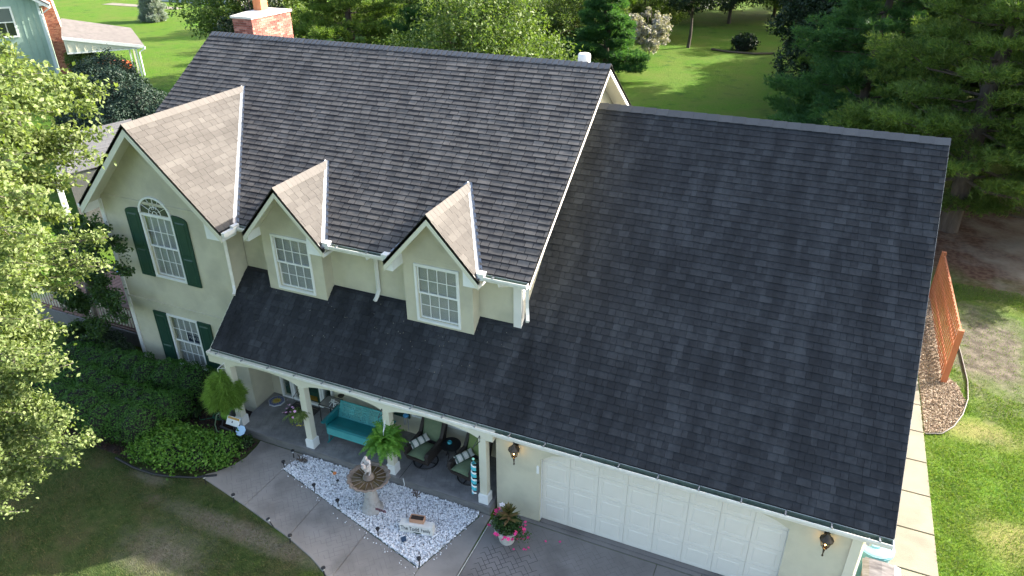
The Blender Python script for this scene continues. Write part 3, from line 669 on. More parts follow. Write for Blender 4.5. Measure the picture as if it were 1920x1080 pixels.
# ============================================================= GROUND
def ground_mat():
    m=bpy.data.materials.new('lawn'); m.use_nodes=True; t=m.node_tree; N=t.nodes; L=t.links; p=N['Principled BSDF']
    p.inputs['Roughness'].default_value=.95; p.inputs['Specular IOR Level'].default_value=.15
    g=N.new('ShaderNodeNewGeometry'); pos=g.outputs['Position']
    def noise(sc,det=5,w_=0):
        n=N.new('ShaderNodeTexNoise'); n.inputs['Scale'].default_value=sc; n.inputs['Detail'].default_value=det; L.new(pos,n.inputs[0]); return n.outputs['Fac']
    def rng_(x,a,b,c=0,d=1):
        n=N.new('ShaderNodeMapRange'); L.new(x,n.inputs[0]); n.inputs[1].default_value=a; n.inputs[2].default_value=b; n.inputs[3].default_value=c; n.inputs[4].default_value=d; return n.outputs[0]
    def mix(f_,a,b):
        n=N.new('ShaderNodeMixRGB'); L.new(f_,n.inputs[0])
        for i,x in ((1,a),(2,b)):
            if isinstance(x,tuple): n.inputs[i].default_value=(*x,1)
            else: L.new(x,n.inputs[i])
        return n.outputs[0]
    def mth(op,a,b):
        n=N.new('ShaderNodeMath'); n.operation=op; n.use_clamp=op in('MULTIPLY','ADD','SUBTRACT')
        for i,x in enumerate((a,b)):
            if isinstance(x,(int,float)): n.inputs[i].default_value=x
            else: L.new(x,n.inputs[i])
        return n.outputs[0]
    sx=N.new('ShaderNodeSeparateXYZ'); L.new(pos,sx.inputs[0]); X,Y=sx.outputs[0],sx.outputs[1]
    base=mix(rng_(noise(9,8),.35,.65),(.042,.115,.006),(.085,.165,.010))
    base=mix(rng_(noise(.35,6),.38,.66),base,(.088,.135,.018)); base=mix(rng_(noise(.9,8),.56,.74),base,(.028,.080,.008))
    base=mix(rng_(noise(2.2,6),.55,.85),base,(.11,.125,.035))
    # worn front lawn: bare soil and straw showing through
    def blob(cx,cy,rx,ry):
        a=mth('DIVIDE',mth2('SUBTRACT',X,cx),rx); b=mth('DIVIDE',mth2('SUBTRACT',Y,cy),ry); return a,b
    def mth2(op,a,b):
        n=N.new('ShaderNodeMath'); n.operation=op
        for i,x in enumerate((a,b)):
            if isinstance(x,(int,float)): n.inputs[i].default_value=x
            else: L.new(x,n.inputs[i])
        return n.outputs[0]
    def patch(cx,cy,rx,ry,soft=.5,ns=1.5,amp=1.1):
        a=mth2('DIVIDE',mth2('SUBTRACT',X,cx),rx); b=mth2('DIVIDE',mth2('SUBTRACT',Y,cy),ry)
        d=mth2('SQRT',mth2('ADD',mth2('MULTIPLY',a,a),mth2('MULTIPLY',b,b)),0)
        d=mth2('ADD',d,mth2('MULTIPLY',mth2('SUBTRACT',noise(ns,6),.5),amp))
        return rng_(d,1-soft,1+soft,1,0)
    soil=mix(rng_(noise(14,6),.3,.7),(.10,.085,.065),(.19,.165,.135))
    straw=(.16,.135,.06)
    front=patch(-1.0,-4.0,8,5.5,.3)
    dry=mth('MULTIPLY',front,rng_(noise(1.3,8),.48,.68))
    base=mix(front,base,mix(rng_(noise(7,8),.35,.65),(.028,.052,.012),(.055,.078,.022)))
    base=mix(mth('MULTIPLY',dry,.6),base,(.095,.078,.042))
    for a in ((1.8,-3.9,.85,.5,.8,3.5,2.2),(-.3,-2.35,.45,.18,.6,3.5,1.5),(2.9,-2.85,2.2,.24,.5,3,1.0)):
        base=mix(mth('MULTIPLY',patch(*a),.7),base,soil)
    for a in ((18.3,3.4,.8,.6,.6,2.5,1.4),(17.9,7.2,1.2,.45,.6,2,1)): base=mix(mth('MULTIPLY',patch(*a),.45),base,(.27,.21,.10))
    # bare ground under the pines
    gy_=mix(rng_(noise(3,8),.35,.65),(.075,.065,.05),(.16,.14,.11))
    for a in ((18.7,11.6,1.2,2.6,.5,1.0,2.0),): base=mix(patch(*a),base,gy_)
    base=mix(patch(19.5,20.5,4.2,5.0,.3,.8,.9),base,mix(rng_(noise(6,8),.4,.6),(.075,.038,.026),(.14,.085,.06)))
    base=mix(mth('MULTIPLY',patch(22.3,19.8,2.6,3.4,.5,.9,2.6),.85),base,(.27,.24,.20))
    L.new(base,p.inputs['Base Color'])
    b=N.new('ShaderNodeBump'); b.inputs['Strength'].default_value=.8; b.inputs['Distance'].default_value=.05
    L.new(mth2('ADD',noise(35,6),noise(5,3)),b.inputs['Height']); L.new(b.outputs[0],p.inputs['Normal'])
    return m
m_lawn=ground_mat()
tag(MB().add([(-250,-60,0),(200,-60,0),(200,260,0),(-250,260,0)],[(0,1,2,3)]).build('ground',m_lawn,norm=False),kind='structure')
# --- concrete
def conc(name,c0,c1,rough=.8,bump=.3,grain=.0):
    return M(name,[c0,c1],rough,1.1,bump=bump,bscale=45,detail=10,blotch=((c0[0]*.72,c0[1]*.72,c0[2]*.72),.9,.52,.72))
m_walk=conc('walk_concrete',(.20,.182,.165),(.265,.245,.225))
m_drive=conc('drive_concrete',(.14,.128,.12),(.20,.186,.177))
m_side=conc('side_concrete',(.17,.15,.118),(.22,.197,.155))
def slabset(name,polys,mat,z=.022,th=.08):
    root=bpy.data.objects.new(name,None); C.objects.link(root); root['kind']='structure'; OFF[name]=Vector((0,0,0))
    for P in polys:
        # a small bevelled edge
        n=len(P); c=(sum(p_[0] for p_ in P)/n,sum(p_[1] for p_ in P)/n)
        ar=sum(P[i][0]*P[(i+1)%n][1]-P[(i+1)%n][0]*P[i][1] for i in range(n)); 
        if ar<0: P=P[::-1]
        ins=[]
        for i in range(n):
            a=Vector(P[i-1]);b=Vector(P[i]);d=Vector(P[(i+1)%n]); e1=(b-a).normalized(); e2=(d-b).normalized()
            n1=Vector((-e1.y,e1.x)); n2=Vector((-e2.y,e2.x)); nn=(n1+n2); nn=nn/max(.5,nn.length_squared/2)
            ins.append((b+nn*.012,b+nn*.004))
        vs=[(*q[0],z) for q in ins]+[(*q[1],z-.010) for q in ins]+[(*q[1],z-th) for q in ins]
        MB().add(vs,[tuple(range(n))]+[(i,n+i,n+(i+1)%n,(i+1)%n) for i in range(n)]+[(n+i,2*n+i,2*n+(i+1)%n,n+(i+1)%n) for i in range(n)]).build('slab',mat,root)
    return root
slabset('walkway',[
 [(.98,-1.93),(.80,-1.83),(1.02,-1.62),(1.22,-1.3),(1.33,-.95),(1.30,-.5),(1.25,-.305),(2.58,-.305),(2.46,-.93),(2.40,-2.22)],
 [(2.40,-2.22),(2.46,-.93),(3.9,-1.335),(3.9,-2.58)],
 [(3.9,-2.58),(3.9,-1.335),(5.4,-1.76),(5.4,-3.14),(4.7,-2.83)],
 [(5.4,-3.14),(5.4,-1.76),(6.92,-2.19),(6.92,-4.55),(6.5,-3.98),(6.0,-3.5)],
 [(6.92,-4.55),(6.92,-2.19),(7.46,-.44),(7.42,-.305),(7.70,-.305),(7.74,-3.2),(7.74,-5.0),(7.4,-5.3)]],m_walk)
drv=[[(7.76,-.16),(7.76,-2.6),(11.4,-2.6),(11.4,-.16)],[(11.4,-.16),(11.4,-2.6),(15.1,-2.6),(15.1,-.16)]]
for y0,y1 in ((-2.6,-6),(-6,-10),(-10,-14),(-14,-20)):
    drv+=[[(7.76,y0),(7.76,y1),(11.4,y1),(11.4,y0)],[(11.4,y0),(11.4,y1),(15.1,y1),(15.1,y0)]]
drv+=[[(7.72,-.035),(7.72,-.15),(12.3,-.15),(12.3,-.035)],[(8.75,.10),(8.75,-.034),(13.67,-.034),(13.67,.10)],[(12.3,-.034),(12.3,-.15),(15.0,-.15),(15.0,-.034)]]
dw=slabset('driveway',drv,m_drive)
pol=[]; y=-13.0
while y<12: pol.append([(15.12 if y<-.2 else 14.9,y),(16.73,y),(16.73,y+1.2),(15.12 if y<-.2 else 14.9,y+1.2)]); y+=1.22
pol=[[(a,b+.08) for a,b in P] for P in pol]
slabset('sidewalk',pol,m_side)
# white expansion strip between walk and drive, tape-like paint flakes
tag(MB().tube([(7.75,-.42,.020),(7.752,-1.2,.024),(7.745,-2.2,.022),(7.755,-3.4,.022),(7.75,-5,.022)],.012,5).build('expansion_joint',M('joint_caulk',[(.35,.34,.32),(.55,.54,.5)],.8,20)),'pale grey caulk strip between walkway and driveway','caulk strip')
# herringbone stamp grooves in the driveway and walk
def herring(x0,x1,y0,y1,z,mat,name,parent,keep,b=.21,w_=.009,ang=0):
    V=[];F=[];h=b/2; ca_,sa_=math.cos(ang),math.sin(ang)
    def seg(p,q):
        d=Vector((q[0]-p[0],q[1]-p[1])); n_=Vector((-d.y,d.x)).normalized()*w_/2; k=len(V)
        for a in (Vector(p)-n_,Vector(q)-n_,Vector(q)+n_,Vector(p)+n_): V.append((a.x,a.y,z))
        F.append((k,k+1,k+2,k+3))
    N_=int(max(x1-x0,y1-y0)/h)*2
    cx,cy=(x0+x1)/2,(y0+y1)/2
    for i in range(-N_,N_):
        for j in range(-N_,N_):
            # herringbone lattice: horizontal brick then vertical brick
            ox=i*h+j*h*0; m_=(i-j)%4
            if m_==0: P=[((i*h,j*h),((i+2)*h,j*h)),((i*h,j*h),(i*h,(j+1)*h))]
            elif m_==2: P=[((i*h,j*h),(i*h,(j+2)*h)),((i*h,j*h),((i+1)*h,j*h))]
            else: continue
            for p_,q_ in P:
                p2=(cx+p_[0]*ca_-p_[1]*sa_,cy+p_[0]*sa_+p_[1]*ca_); q2=(cx+q_[0]*ca_-q_[1]*sa_,cy+q_[0]*sa_+q_[1]*ca_)
                mx,my_=(p2[0]+q2[0])/2,(p2[1]+q2[1])/2
                if x0<min(p2[0],q2[0]) and max(p2[0],q2[0])<x1 and y0<min(p2[1],q2[1]) and max(p2[1],q2[1])<y1 and keep(mx,my_): seg(p2,q2)
    o=npmesh(name,V,F,mat,parent); tag(o,kind='stuff'); return o
m_groove=M('groove_dark',[(.030,.029,.030),(.055,.052,.05)],.9,6)
m_groove2=M('groove_faint',[(.095,.09,.087),(.13,.122,.118)],.9,3)
m_groove3=M('groove_walk',[(.125,.118,.112),(.17,.16,.15)],.9,3)
rr=random.Random(2)
def nearpot(x,y): return ((x-8.5)/.85)**2+((y+1.6)/.75)**2<1+rr.uniform(-.5,.2)
herring(7.8,11.3,-2.5,-.2,.0235,m_groove,'stamp_grooves',dw,nearpot,ang=R(45))
herring(7.8,11.3,-2.5,-.2,.0228,m_groove2,'stamp_grooves',dw,lambda x,y: not ((x-8.5)/.8)**2+((y+1.6)/.7)**2<1 and rr.random()<.8,w_=.006,ang=R(45))
herring(11.45,15.0,-2.5,-.2,.0228,m_groove2,'stamp_grooves',dw,lambda x,y: rr.random()<.8,w_=.006,ang=R(45))
def inwalk(x,y):
    yb=-.93-(x-2.46)*.2825 if x>2.46 else -.32
    lo=np.interp(x,[1.1,2.4,3.9,4.7,5.4,6,6.5,6.92],[-1.85,-2.2,-2.56,-2.8,-3.1,-3.45,-3.95,-4.5])
    return x>1.35 and x<6.9 and lo+.06<y<yb-.07 and rr.random()<.72
wk=bpy.data.objects['walkway']
herring(1.2,7,-4.6,-.3,.0228,m_groove3,'stamp_grooves',wk,inwalk,w_=.006,ang=R(45))
herring(.75,7.6,-.2,1.2,.2298,M('groove_porch',[(.10,.10,.105),(.15,.15,.155)],.8,3),'stamp_grooves',bpy.data.objects['porch_floor'],lambda x,y: rr.random()<.75,b=.24,w_=.006,ang=R(20))
# dark stain round the planter
def disc(cx,cy,rx,ry,z,n=36,jit=.18):
    rr_=random.Random(int(cx*10)); return MB().add([(cx+rx*math.cos(2*math.pi*i/n)*(1+rr_.uniform(-jit,jit)),cy+ry*math.sin(2*math.pi*i/n)*(1+rr_.uniform(-jit,jit)),z) for i in range(n)],[tuple(range(n))])
# --- planting beds
def scatter_chips(name,poly,n,mat,size,z,label,cat,flat=.5,layers=.03,shape='box',parent=None,seed=1):
    r_=np.random.default_rng(seed); P=np.array(poly); lo=P.min(0); hi=P.max(0); pts=[]
    while sum(len(a) for a in pts)<n:
        q=r_.uniform(lo,hi,(n*2,2)); ins=np.zeros(len(q),bool); j=len(P)-1
        for i in range(len(P)):
            c=((P[i,1]>q[:,1])!=(P[j,1]>q[:,1]))&(q[:,0]<(P[j,0]-P[i,0])*(q[:,1]-P[i,1])/(P[j,1]-P[i,1]+1e-12)+P[i,0]); ins^=c; j=i
        pts.append(q[ins])
    q=np.concatenate(pts)[:n]
    base=np.array([[-1,-1,-1],[1,-1,-1],[1,1,-1],[-1,1,-1],[-1,-1,1],[1,-1,1],[1,1,1],[-1,1,1]],float)*.5
    F=np.array([(0,3,2,1),(4,5,6,7),(0,1,5,4),(1,2,6,5),(2,3,7,6),(3,0,4,7)])
    if shape=='pebble':
        base=np.array([[.5,0,0],[-.5,0,0],[0,.5,0],[0,-.5,0],[0,0,.5],[0,0,-.5],[.33,.33,.3],[-.33,.33,.3],[-.33,-.33,.3],[.33,-.33,.3]])
        F=np.array([(4,6,7),(4,7,8),(4,8,9),(4,9,6),(0,6,9),(2,7,6),(1,8,7),(3,9,8),(0,2,6),(2,1,7),(1,3,8),(3,0,9),(0,5,2),(2,5,1),(1,5,3),(3,5,0)])
    a=r_.uniform(0,2*np.pi,(n,3)); sc=np.array(size)*r_.uniform(.55,1.35,(n,3))
    tilt=flat
    def rot(ax,t):
        c,s_=np.cos(t),np.sin(t); M_=np.zeros((n,3,3)); i,j=[(1,2),(0,2),(0,1)][ax]; k=ax
        M_[:,k,k]=1; M_[:,i,i]=c; M_[:,j,j]=c; M_[:,i,j]=-s_; M_[:,j,i]=s_; return M_
    Rm=rot(2,a[:,2])@rot(0,(a[:,0]-np.pi)*tilt/3)@rot(1,(a[:,1]-np.pi)*tilt/3)
    V=np.einsum('nij,nkj->nki',Rm,base[None]*sc[:,None,:])
    V[:,:,0]+=q[:,0:1]; V[:,:,1]+=q[:,1:2]; V[:,:,2]+=z+r_.uniform(0,layers,(n,1))
    nb=len(base); FF=(F[None]+np.arange(n)[:,None,None]*nb).reshape(-1,F.shape[1])
    o=npmesh(name,V.reshape(-1,3),FF,mat,parent); tag(o,label,cat,kind='stuff'); return o
m_mulch=M('mulch',[(.018,.010,.008),(.05,.026,.018),(.085,.045,.032)],.95,0,island=1)
m_soil=M('soil',[(.020,.014,.011),(.05,.034,.026)],.95,14,bump=.6,bscale=30)
bedL=[(-6.5,-2.2),(-1.2,-2.1),(.8,-1.75),(1.2,-1.2),(1.25,-.4),(.7,-.28),(.45,.3),(.44,1.03),(-5.2,1.03),(-6.3,.6)]
tag(MB().add([(x,y,.012) for x,y in bedL],[tuple(range(len(bedL)))]).build('planting_bed',m_soil),kind='structure')
scatter_chips('mulch_chips',bedL,9000,m_mulch,(.06,.02,.008),.018,'dark brown wood mulch chips in the bed beside the porch','mulch',seed=2)
bedP=[(2.60,-.31),(2.47,-.92),(6.91,-2.17),(7.44,-.46),(7.40,-.31)]
tag(MB().add([(x,y,.006) for x,y in bedP],[tuple(range(len(bedP)))]).build('pebble_bed_base',M('bed_fabric',(.25,.26,.28),.95)),kind='structure')
m_peb=M('white_pebble',[(.30,.31,.33),(.68,.69,.71),(.82,.83,.85),(.86,.87,.88)],.7,0,island=1)
scatter_chips('white_pebbles',bedP,15000,m_peb,(.050,.040,.034),.014,'white marble pebbles filling the wedge shaped bed by the porch','pebbles',flat=1.6,layers=.035,shape='pebble',seed=3)
scatter_chips('spilled_pebbles',[(2.3,-.95),(4.5,-1.7),(6.95,-2.4),(7.6,-.4),(7.5,-.31),(2.55,-.31)],420,m_peb,(.036,.03,.022),.026,'a few white pebbles spilled round the rim of the pebble bed','pebbles',flat=1.2,layers=.006,shape='pebble',seed=33)
bedG=[(16.75,6.6),(17.2,6.8),(17.5,7.25),(17.75,7.9),(17.85,8.5),(17.75,9.2),(17.5,9.6),(17.42,12),(17.4,14.5),(17.2,17),(16.6,17.6),(16.2,14),(16.75,11)]
tag(MB().add([(x,y,.008) for x,y in bedG],[tuple(range(len(bedG)))]).build('gravel_bed_base',M('gravel_soil',[(.16,.11,.08),(.30,.24,.18)],.95,8)),kind='structure')
scatter_chips('tan_gravel',bedG,9000,M('tan_gravel',[(.14,.09,.06),(.28,.21,.15),(.40,.34,.27)],.9,0,island=1),(.05,.04,.02),.014,'tan stone chips around the base of the wooden screen','gravel',seed=4,shape='pebble',flat=1.5)
ed=[(16.76,6.55),(17.15,6.72),(17.45,7.15),(17.72,7.8),(17.92,8.6),(18.0,9.5),(17.98,10.8),(17.93,12.4),(17.85,14)]
tag(MB().tube([(x,y,.03) for x,y in ed],.022,8).build('bed_edging',M('edging',[(.03,.025,.022),(.07,.058,.052)],.6,5),smooth=True),'dark rounded plastic edging curving around the gravel bed','edging')
ed=[(1.14,-1.72),(.70,-1.98),(.20,-2.16),(-.3,-2.28),(-.9,-2.30),(-1.6,-2.22)]
tag(MB().tube([(x,y,.03) for x,y in ed],.03,6).build('bed_edging',m_black,smooth=True),'black plastic edging along the shrub bed beside the lawn','edging')
# --- grass blades where the lawn is near
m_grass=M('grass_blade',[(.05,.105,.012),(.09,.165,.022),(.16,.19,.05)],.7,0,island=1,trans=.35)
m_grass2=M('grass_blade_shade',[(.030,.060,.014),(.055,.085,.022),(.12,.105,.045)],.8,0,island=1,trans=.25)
def grass(name,regions,n,mat,label,h=.06,holes=(),seed=5):
    r_=np.random.default_rng(seed); out=[]
    tot=sum((b-a)*(d-c) for a,b,c,d in regions)
    for a,b,c,d in regions: out.append(r_.uniform((a,c),(b,d),(int(n*(b-a)*(d-c)/tot),2)))
    q=np.concatenate(out); keep=np.ones(len(q),bool)
    # clumpy density
    ph=np.sin(q[:,0]*3.1+np.sin(q[:,1]*2.3)*1.7)*np.sin(q[:,1]*2.7+np.sin(q[:,0]*1.9)*1.9)
    keep&=r_.random(len(q))<(.62+.38*ph)
    for h_ in holes: keep&=~h_(q)
    q=q[keep]; n=len(q)
    t=r_.uniform(0,2*np.pi,n); l=r_.uniform(.6,1.4,n)*h; wd=.007; bend=r_.normal(0,.5,(n,2))*l[:,None]
    dx=np.stack([np.cos(t),np.sin(t)],1)*wd
    A=np.c_[q-dx,np.zeros(n)]; B=np.c_[q+dx,np.zeros(n)]; T=np.c_[q+bend,l*.8]
    V=np.stack([A,B,T],1).reshape(-1,3); F=np.arange(3*n).reshape(-1,3)
    o=npmesh(name,V,F,mat); return tag(o,label,'grass',kind='stuff')
def in_poly(P):
    P=np.array(P)
    def fn(q):
        ins=np.zeros(len(q),bool); j=len(P)-1
        for i in range(len(P)):
            c=((P[i,1]>q[:,1])!=(P[j,1]>q[:,1]))&(q[:,0]<(P[j,0]-P[i,0])*(q[:,1]-P[i,1])/(P[j,1]-P[i,1]+1e-12)+P[i,0]); ins^=c; j=i
        return ins
    return fn
walkP=[(.75,-1.8),(1.2,-2.05),(2.4,-2.3),(3.9,-2.66),(4.7,-2.9),(5.4,-3.22),(6,-3.6),(6.5,-4.1),(6.95,-4.7),(7.8,-5.6),(7.8,2),(.5,2)]
def spot(cx,cy,rx,ry,p=.8): 
    r_=np.random.default_rng(9)
    return lambda q: (((q[:,0]-cx)/rx)**2+((q[:,1]-cy)/ry)**2<1)&(r_.random(len(q))<p)
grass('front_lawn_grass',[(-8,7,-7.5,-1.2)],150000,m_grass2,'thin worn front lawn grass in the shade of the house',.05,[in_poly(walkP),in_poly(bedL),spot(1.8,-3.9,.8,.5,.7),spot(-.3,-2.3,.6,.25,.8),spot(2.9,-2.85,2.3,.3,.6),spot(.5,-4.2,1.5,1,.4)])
grass('side_lawn_grass',[(16.74,22,0,7),(17.6,24,7,16)],210000,m_grass,'bright green side lawn grass beyond the concrete path',.065,[in_poly(bedG),spot(19.2,12,1.8,3,.9),spot(18.3,3.4,.8,.6,.5),spot(17.9,7.3,.9,.6,.8)],seed=6)

# ============================================================= PLANTS AND TREES
def fmat(name,a,b,c,trans=.35,rough=.55): return M(name,[a,b,c],rough,0,island=.75,objr=.25,trans=trans,spec=.3)
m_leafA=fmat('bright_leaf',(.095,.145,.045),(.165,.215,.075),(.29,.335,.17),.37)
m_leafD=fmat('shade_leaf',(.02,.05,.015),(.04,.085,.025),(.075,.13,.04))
m_leafB=fmat('back_leaf',(.05,.09,.02),(.10,.155,.035),(.20,.25,.09),.35)
m_leafK=fmat('dark_leaf',(.010,.024,.012),(.022,.042,.020),(.045,.07,.03),.2)
m_hedge=fmat('hedge_leaf',(.028,.085,.012),(.045,.13,.02),(.085,.20,.035),.28)
m_yew=fmat('yew_leaf',(.010,.024,.018),(.018,.04,.026),(.035,.065,.04),.12)
m_lime=fmat('lime_leaf',(.06,.155,.02),(.10,.22,.03),(.19,.33,.06),.3)
m_needle=fmat('pine_needle',(.06,.115,.030),(.105,.17,.042),(.19,.25,.065),.42)
m_needleB=fmat('blue_needle',(.035,.10,.042),(.06,.145,.05),(.11,.195,.06),.4)
m_needleL=fmat('lit_needle',(.06,.11,.02),(.11,.18,.035),(.19,.25,.06),.4)
m_bark=M('bark',[(.05,.038,.030),(.12,.095,.078)],.95,6,bump=.9,bscale=18,stretch=(1,1,.25))
m_barkG=M('grey_bark',[(.12,.10,.085),(.25,.22,.19)],.95,7,bump=.5,bscale=18)
m_core=M('inner_twigs',(.010,.012,.008),.95)
def trunk_mb(mb,pts,r0,r1,seg=8): mb.tube(pts,r0,seg,r1=r1)
def limb(mb,a,b,r0,r1,seg=5,sag=.1,n=4,rr=random):
    a=Vector(a);b=Vector(b);pts=[]
    for i in range(n+1):
        t=i/n; p=a.lerp(b,t)+Vector((rr.uniform(-1,1),rr.uniform(-1,1),rr.uniform(-1,1)))*(b-a).length*.03*(0<i<n); p.z+=math.sin(math.pi*t)*sag*(b-a).length*.5; pts.append(p)
    mb.tube(pts,r0,seg,r1=r1); return pts
def deciduous(x,y,h,rad,n,size,mat,label,z0=.8,seed=1,group=None,lean=(0,0),trunk_r=.16,bark=None,name='broadleaf_tree',blobs=26,density=1.0,flat=.35):
    r_=np.random.default_rng(seed); rr=random.Random(seed)
    t=thing(name,label,'tree',(x,y,0),group=group)
    mb=MB(); zc=(h+z0)/2; top=Vector((x+lean[0],y+lean[1],h*.85))
    tp=[Vector((x,y,-.05)).lerp(top,i/5)+Vector((rr.uniform(-.08,.08),rr.uniform(-.08,.08),0))*(i>0) for i in range(6)]
    mb.tube(tp,trunk_r,8,r1=.03)
    cl=[]
    for i in range(blobs):
        u_=rr.uniform(-1,1); th=rr.uniform(0,2*math.pi); k=rr.uniform(.45,.95)
        s_=math.sqrt(max(0,1-u_*u_)); c=Vector((x+lean[0]*.5+rad*k*s_*math.cos(th),y+lean[1]*.5+rad*k*s_*math.sin(th),zc+(h-z0)/2*k*u_)); cl.append((c,rad*rr.uniform(.22,.42)))
        s0=tp[min(5,max(1,int(c.z/h*5)))]; pts=limb(mb,s0,c,trunk_r*.35,.012,5,rr=rr)
        for q in range(3): limb(mb,pts[2+q%2],c+Vector((rr.gauss(0,1),rr.gauss(0,1),rr.gauss(0,.7)))*rad*.25,.02,.005,4,n=3,rr=rr)
    mb.build('trunk',bark or m_bark,t,smooth=True)
    pts=[]; w_=np.array([c[1]**2 for c in cl]); w_/=w_.sum(); cnt=(w_*n).astype(int)
    for (c,rd),m_ in zip(cl,cnt):
        # sprays: sub-clusters of leaves near the shell
        ns=max(3,m_//22); d=unit(r_.normal(size=(ns,3))); rr0=r_.uniform(.45,1.05,ns)**.6
        sc=np.array(c)+d*rr0[:,None]*rd*np.array([1.1,1.1,.8])
        q=sc[r_.integers(0,ns,m_)]+r_.normal(size=(m_,3))*rd*.13; pts.append(q)
    P=np.concatenate(pts); P=P[P[:,2]>.15]
    V,F=leaves(P,size,flat=flat,r=r_); npmesh('foliage',V,F,mat,t)
    return t
def needles(P,D,ln,wd,k,r_):
    """bunches of k needles at P pointing round D"""
    n=len(P); P=np.repeat(P,k,0); D=np.repeat(D,k,0); d=unit(D+r_.normal(size=(n*k,3))*.55); s=unit(np.cross(d,r_.normal(size=(n*k,3))))
    L=(ln*r_.uniform(.7,1.2,n*k))[:,None]; V=np.stack([P-s*wd/2,P+s*wd/2,P+d*L],1).reshape(-1,3)
    return V,np.arange(3*n*k).reshape(-1,3)
def pine(x,y,h,rad,label,z0=2,seed=1,group=None,mat=None,ntuft=6000,k=8,ln=.20,wd=.028,trunk_r=.28,levels=None,upturn=.12,name='pine_tree',top_pow=.75,dead=True):
    r_=np.random.default_rng(seed); rr=random.Random(seed); t=thing(name,label,'tree',(x,y,0),group=group); mb=MB(); 
    tp=[(x+rr.uniform(-.06,.06)*i,y+rr.uniform(-.06,.06)*i,h*i/6-.05) for i in range(7)]; mb.tube(tp,trunk_r,9,r1=.04)
    levels=levels or int((h-z0)/.62); segs=[]; bm_=MB()
    for i in range(levels):
        z=z0+(h-z0)*i/levels; L=rad*(1-i/levels)**top_pow*rr.uniform(.8,1.1); nb=rr.choice((4,5,6)); a0=rr.uniform(0,7)
        for b in range(nb):
            a=a0+b*2*math.pi/nb+rr.uniform(-.3,.3); l=L*rr.uniform(.65,1.1); el_=rr.uniform(-.12,.18)
            s0=Vector((x,y,z)); e0=s0+Vector((math.cos(a)*l,math.sin(a)*l,l*el_+l*upturn))
            pts=limb(bm_,s0,e0,.030+.007*l,.006,5,sag=-.12,n=4,rr=rr)
            m_=int(4+l*2.6)
            for q in range(m_):
                tt=.28+.72*q/m_; base=s0.lerp(e0,tt); sd=(1 if q%2 else -1)*rr.uniform(.5,1.1); aa=a+sd; sl_=l*.34*(1.15-tt)+.25
                e1=base+Vector((math.cos(aa)*sl_,math.sin(aa)*sl_,sl_*rr.uniform(0,.35))); segs.append((base,e1)); 
                if q%2==0: bm_.tube([base,e1],.012,3,r1=.004)
            segs.append((s0.lerp(e0,.7),e0))
    if dead:
        for i in range(10):
            a=rr.uniform(0,6.3); z=rr.uniform(.5,z0+1.5); l=rr.uniform(.5,1.6); limb(bm_,(x,y,z),(x+math.cos(a)*l,y+math.sin(a)*l,z+rr.uniform(-.2,.3)),.02,.005,4,rr=rr)
    mb.build('trunk',m_bark,t,smooth=True); tag(bm_.build('branches',m_barkG if seed==33 else m_bark,t,norm=False),kind='stuff')
    A=np.array([s[0] for s in segs]); B=np.array([s[1] for s in segs]); ln_=np.linalg.norm(B-A,axis=1); pr=ln_/ln_.sum()
    ntuft=int(ntuft*1.9); pr=pr*r_.uniform(.25,1.6,len(segs)); pr/=pr.sum(); ix=r_.choice(len(segs),ntuft,p=pr); tt=r_.uniform(.15,1.05,(ntuft,1)); P=A[ix]*(1-tt)+B[ix]*tt+r_.normal(size=(ntuft,3))*np.array([.15,.15,.10]); D_=unit(B[ix]-A[ix])+np.array([0,0,.45])
    V,F=needles(P,unit(D_),ln,wd,k,r_); npmesh('foliage',V,F,mat or m_needle,t); return t
def retree(src,x,y,s,rz,label,group=None):
    c=copy_tree(src); c.location=(x,y,0); c.scale=(s,s,s*random.uniform(.92,1.08)); c.rotation_euler.z=rz; c['label']=label
    if group: c['group']=group
    return c

# big front-left tree: branches built one by one (leafy sprays reaching to the right)
def spray_tree(name,label,base,trunk_pts,tips,nper,size,mat,seed,spread=.30,tr=.16,z_min=.3):
    r_=np.random.default_rng(seed); rr=random.Random(seed); t=thing(name,label,'tree',base); mb=MB(); tp=[Vector(p) for p in trunk_pts]; mb.tube(tp,tr,8,r1=.05)
    P=[]
    for tip,k in tips:
        tip=Vector(tip); s0=min(tp[1:],key=lambda q:(q-tip).length+abs(q.z-(tip.z-.8))*.6); pts=limb(mb,s0,tip,.045,.008,5,sag=.12,n=6,rr=rr)
        L=(tip-s0).length; m_=int(k*nper); sub=[]
        for i in range(int(10+L*7)):
            tt=rr.uniform(.28,1.0); i0=min(5,int(tt*6)); b=pts[i0].lerp(pts[i0+1],tt*6-i0); ax=(tip-s0).normalized(); d=Vector((rr.gauss(0,1),rr.gauss(0,1),rr.gauss(0,.6))).normalized()*rr.uniform(.25,.9)*(1.15-tt)*spread*3+ax*rr.uniform(.1,.4)
            e=b+d; sub.append((b,e)); mb.tube([b,e],.008,3,r1=.003)
        A=np.array([s[0] for s in sub]); B=np.array([s[1] for s in sub]); ix=r_.integers(0,len(sub),m_); u_=r_.uniform(.1,1.08,(m_,1))
        P.append(A[ix]*(1-u_)+B[ix]*u_+r_.normal(size=(m_,3))*.062)
    mb.build('trunk',m_barkG,t,norm=False); P=np.concatenate(P); P=P[P[:,2]>z_min]; V,F=leaves(P,size,flat=.35,aspect=.62,r=r_); npmesh('foliage',V,F,mat,t); return t
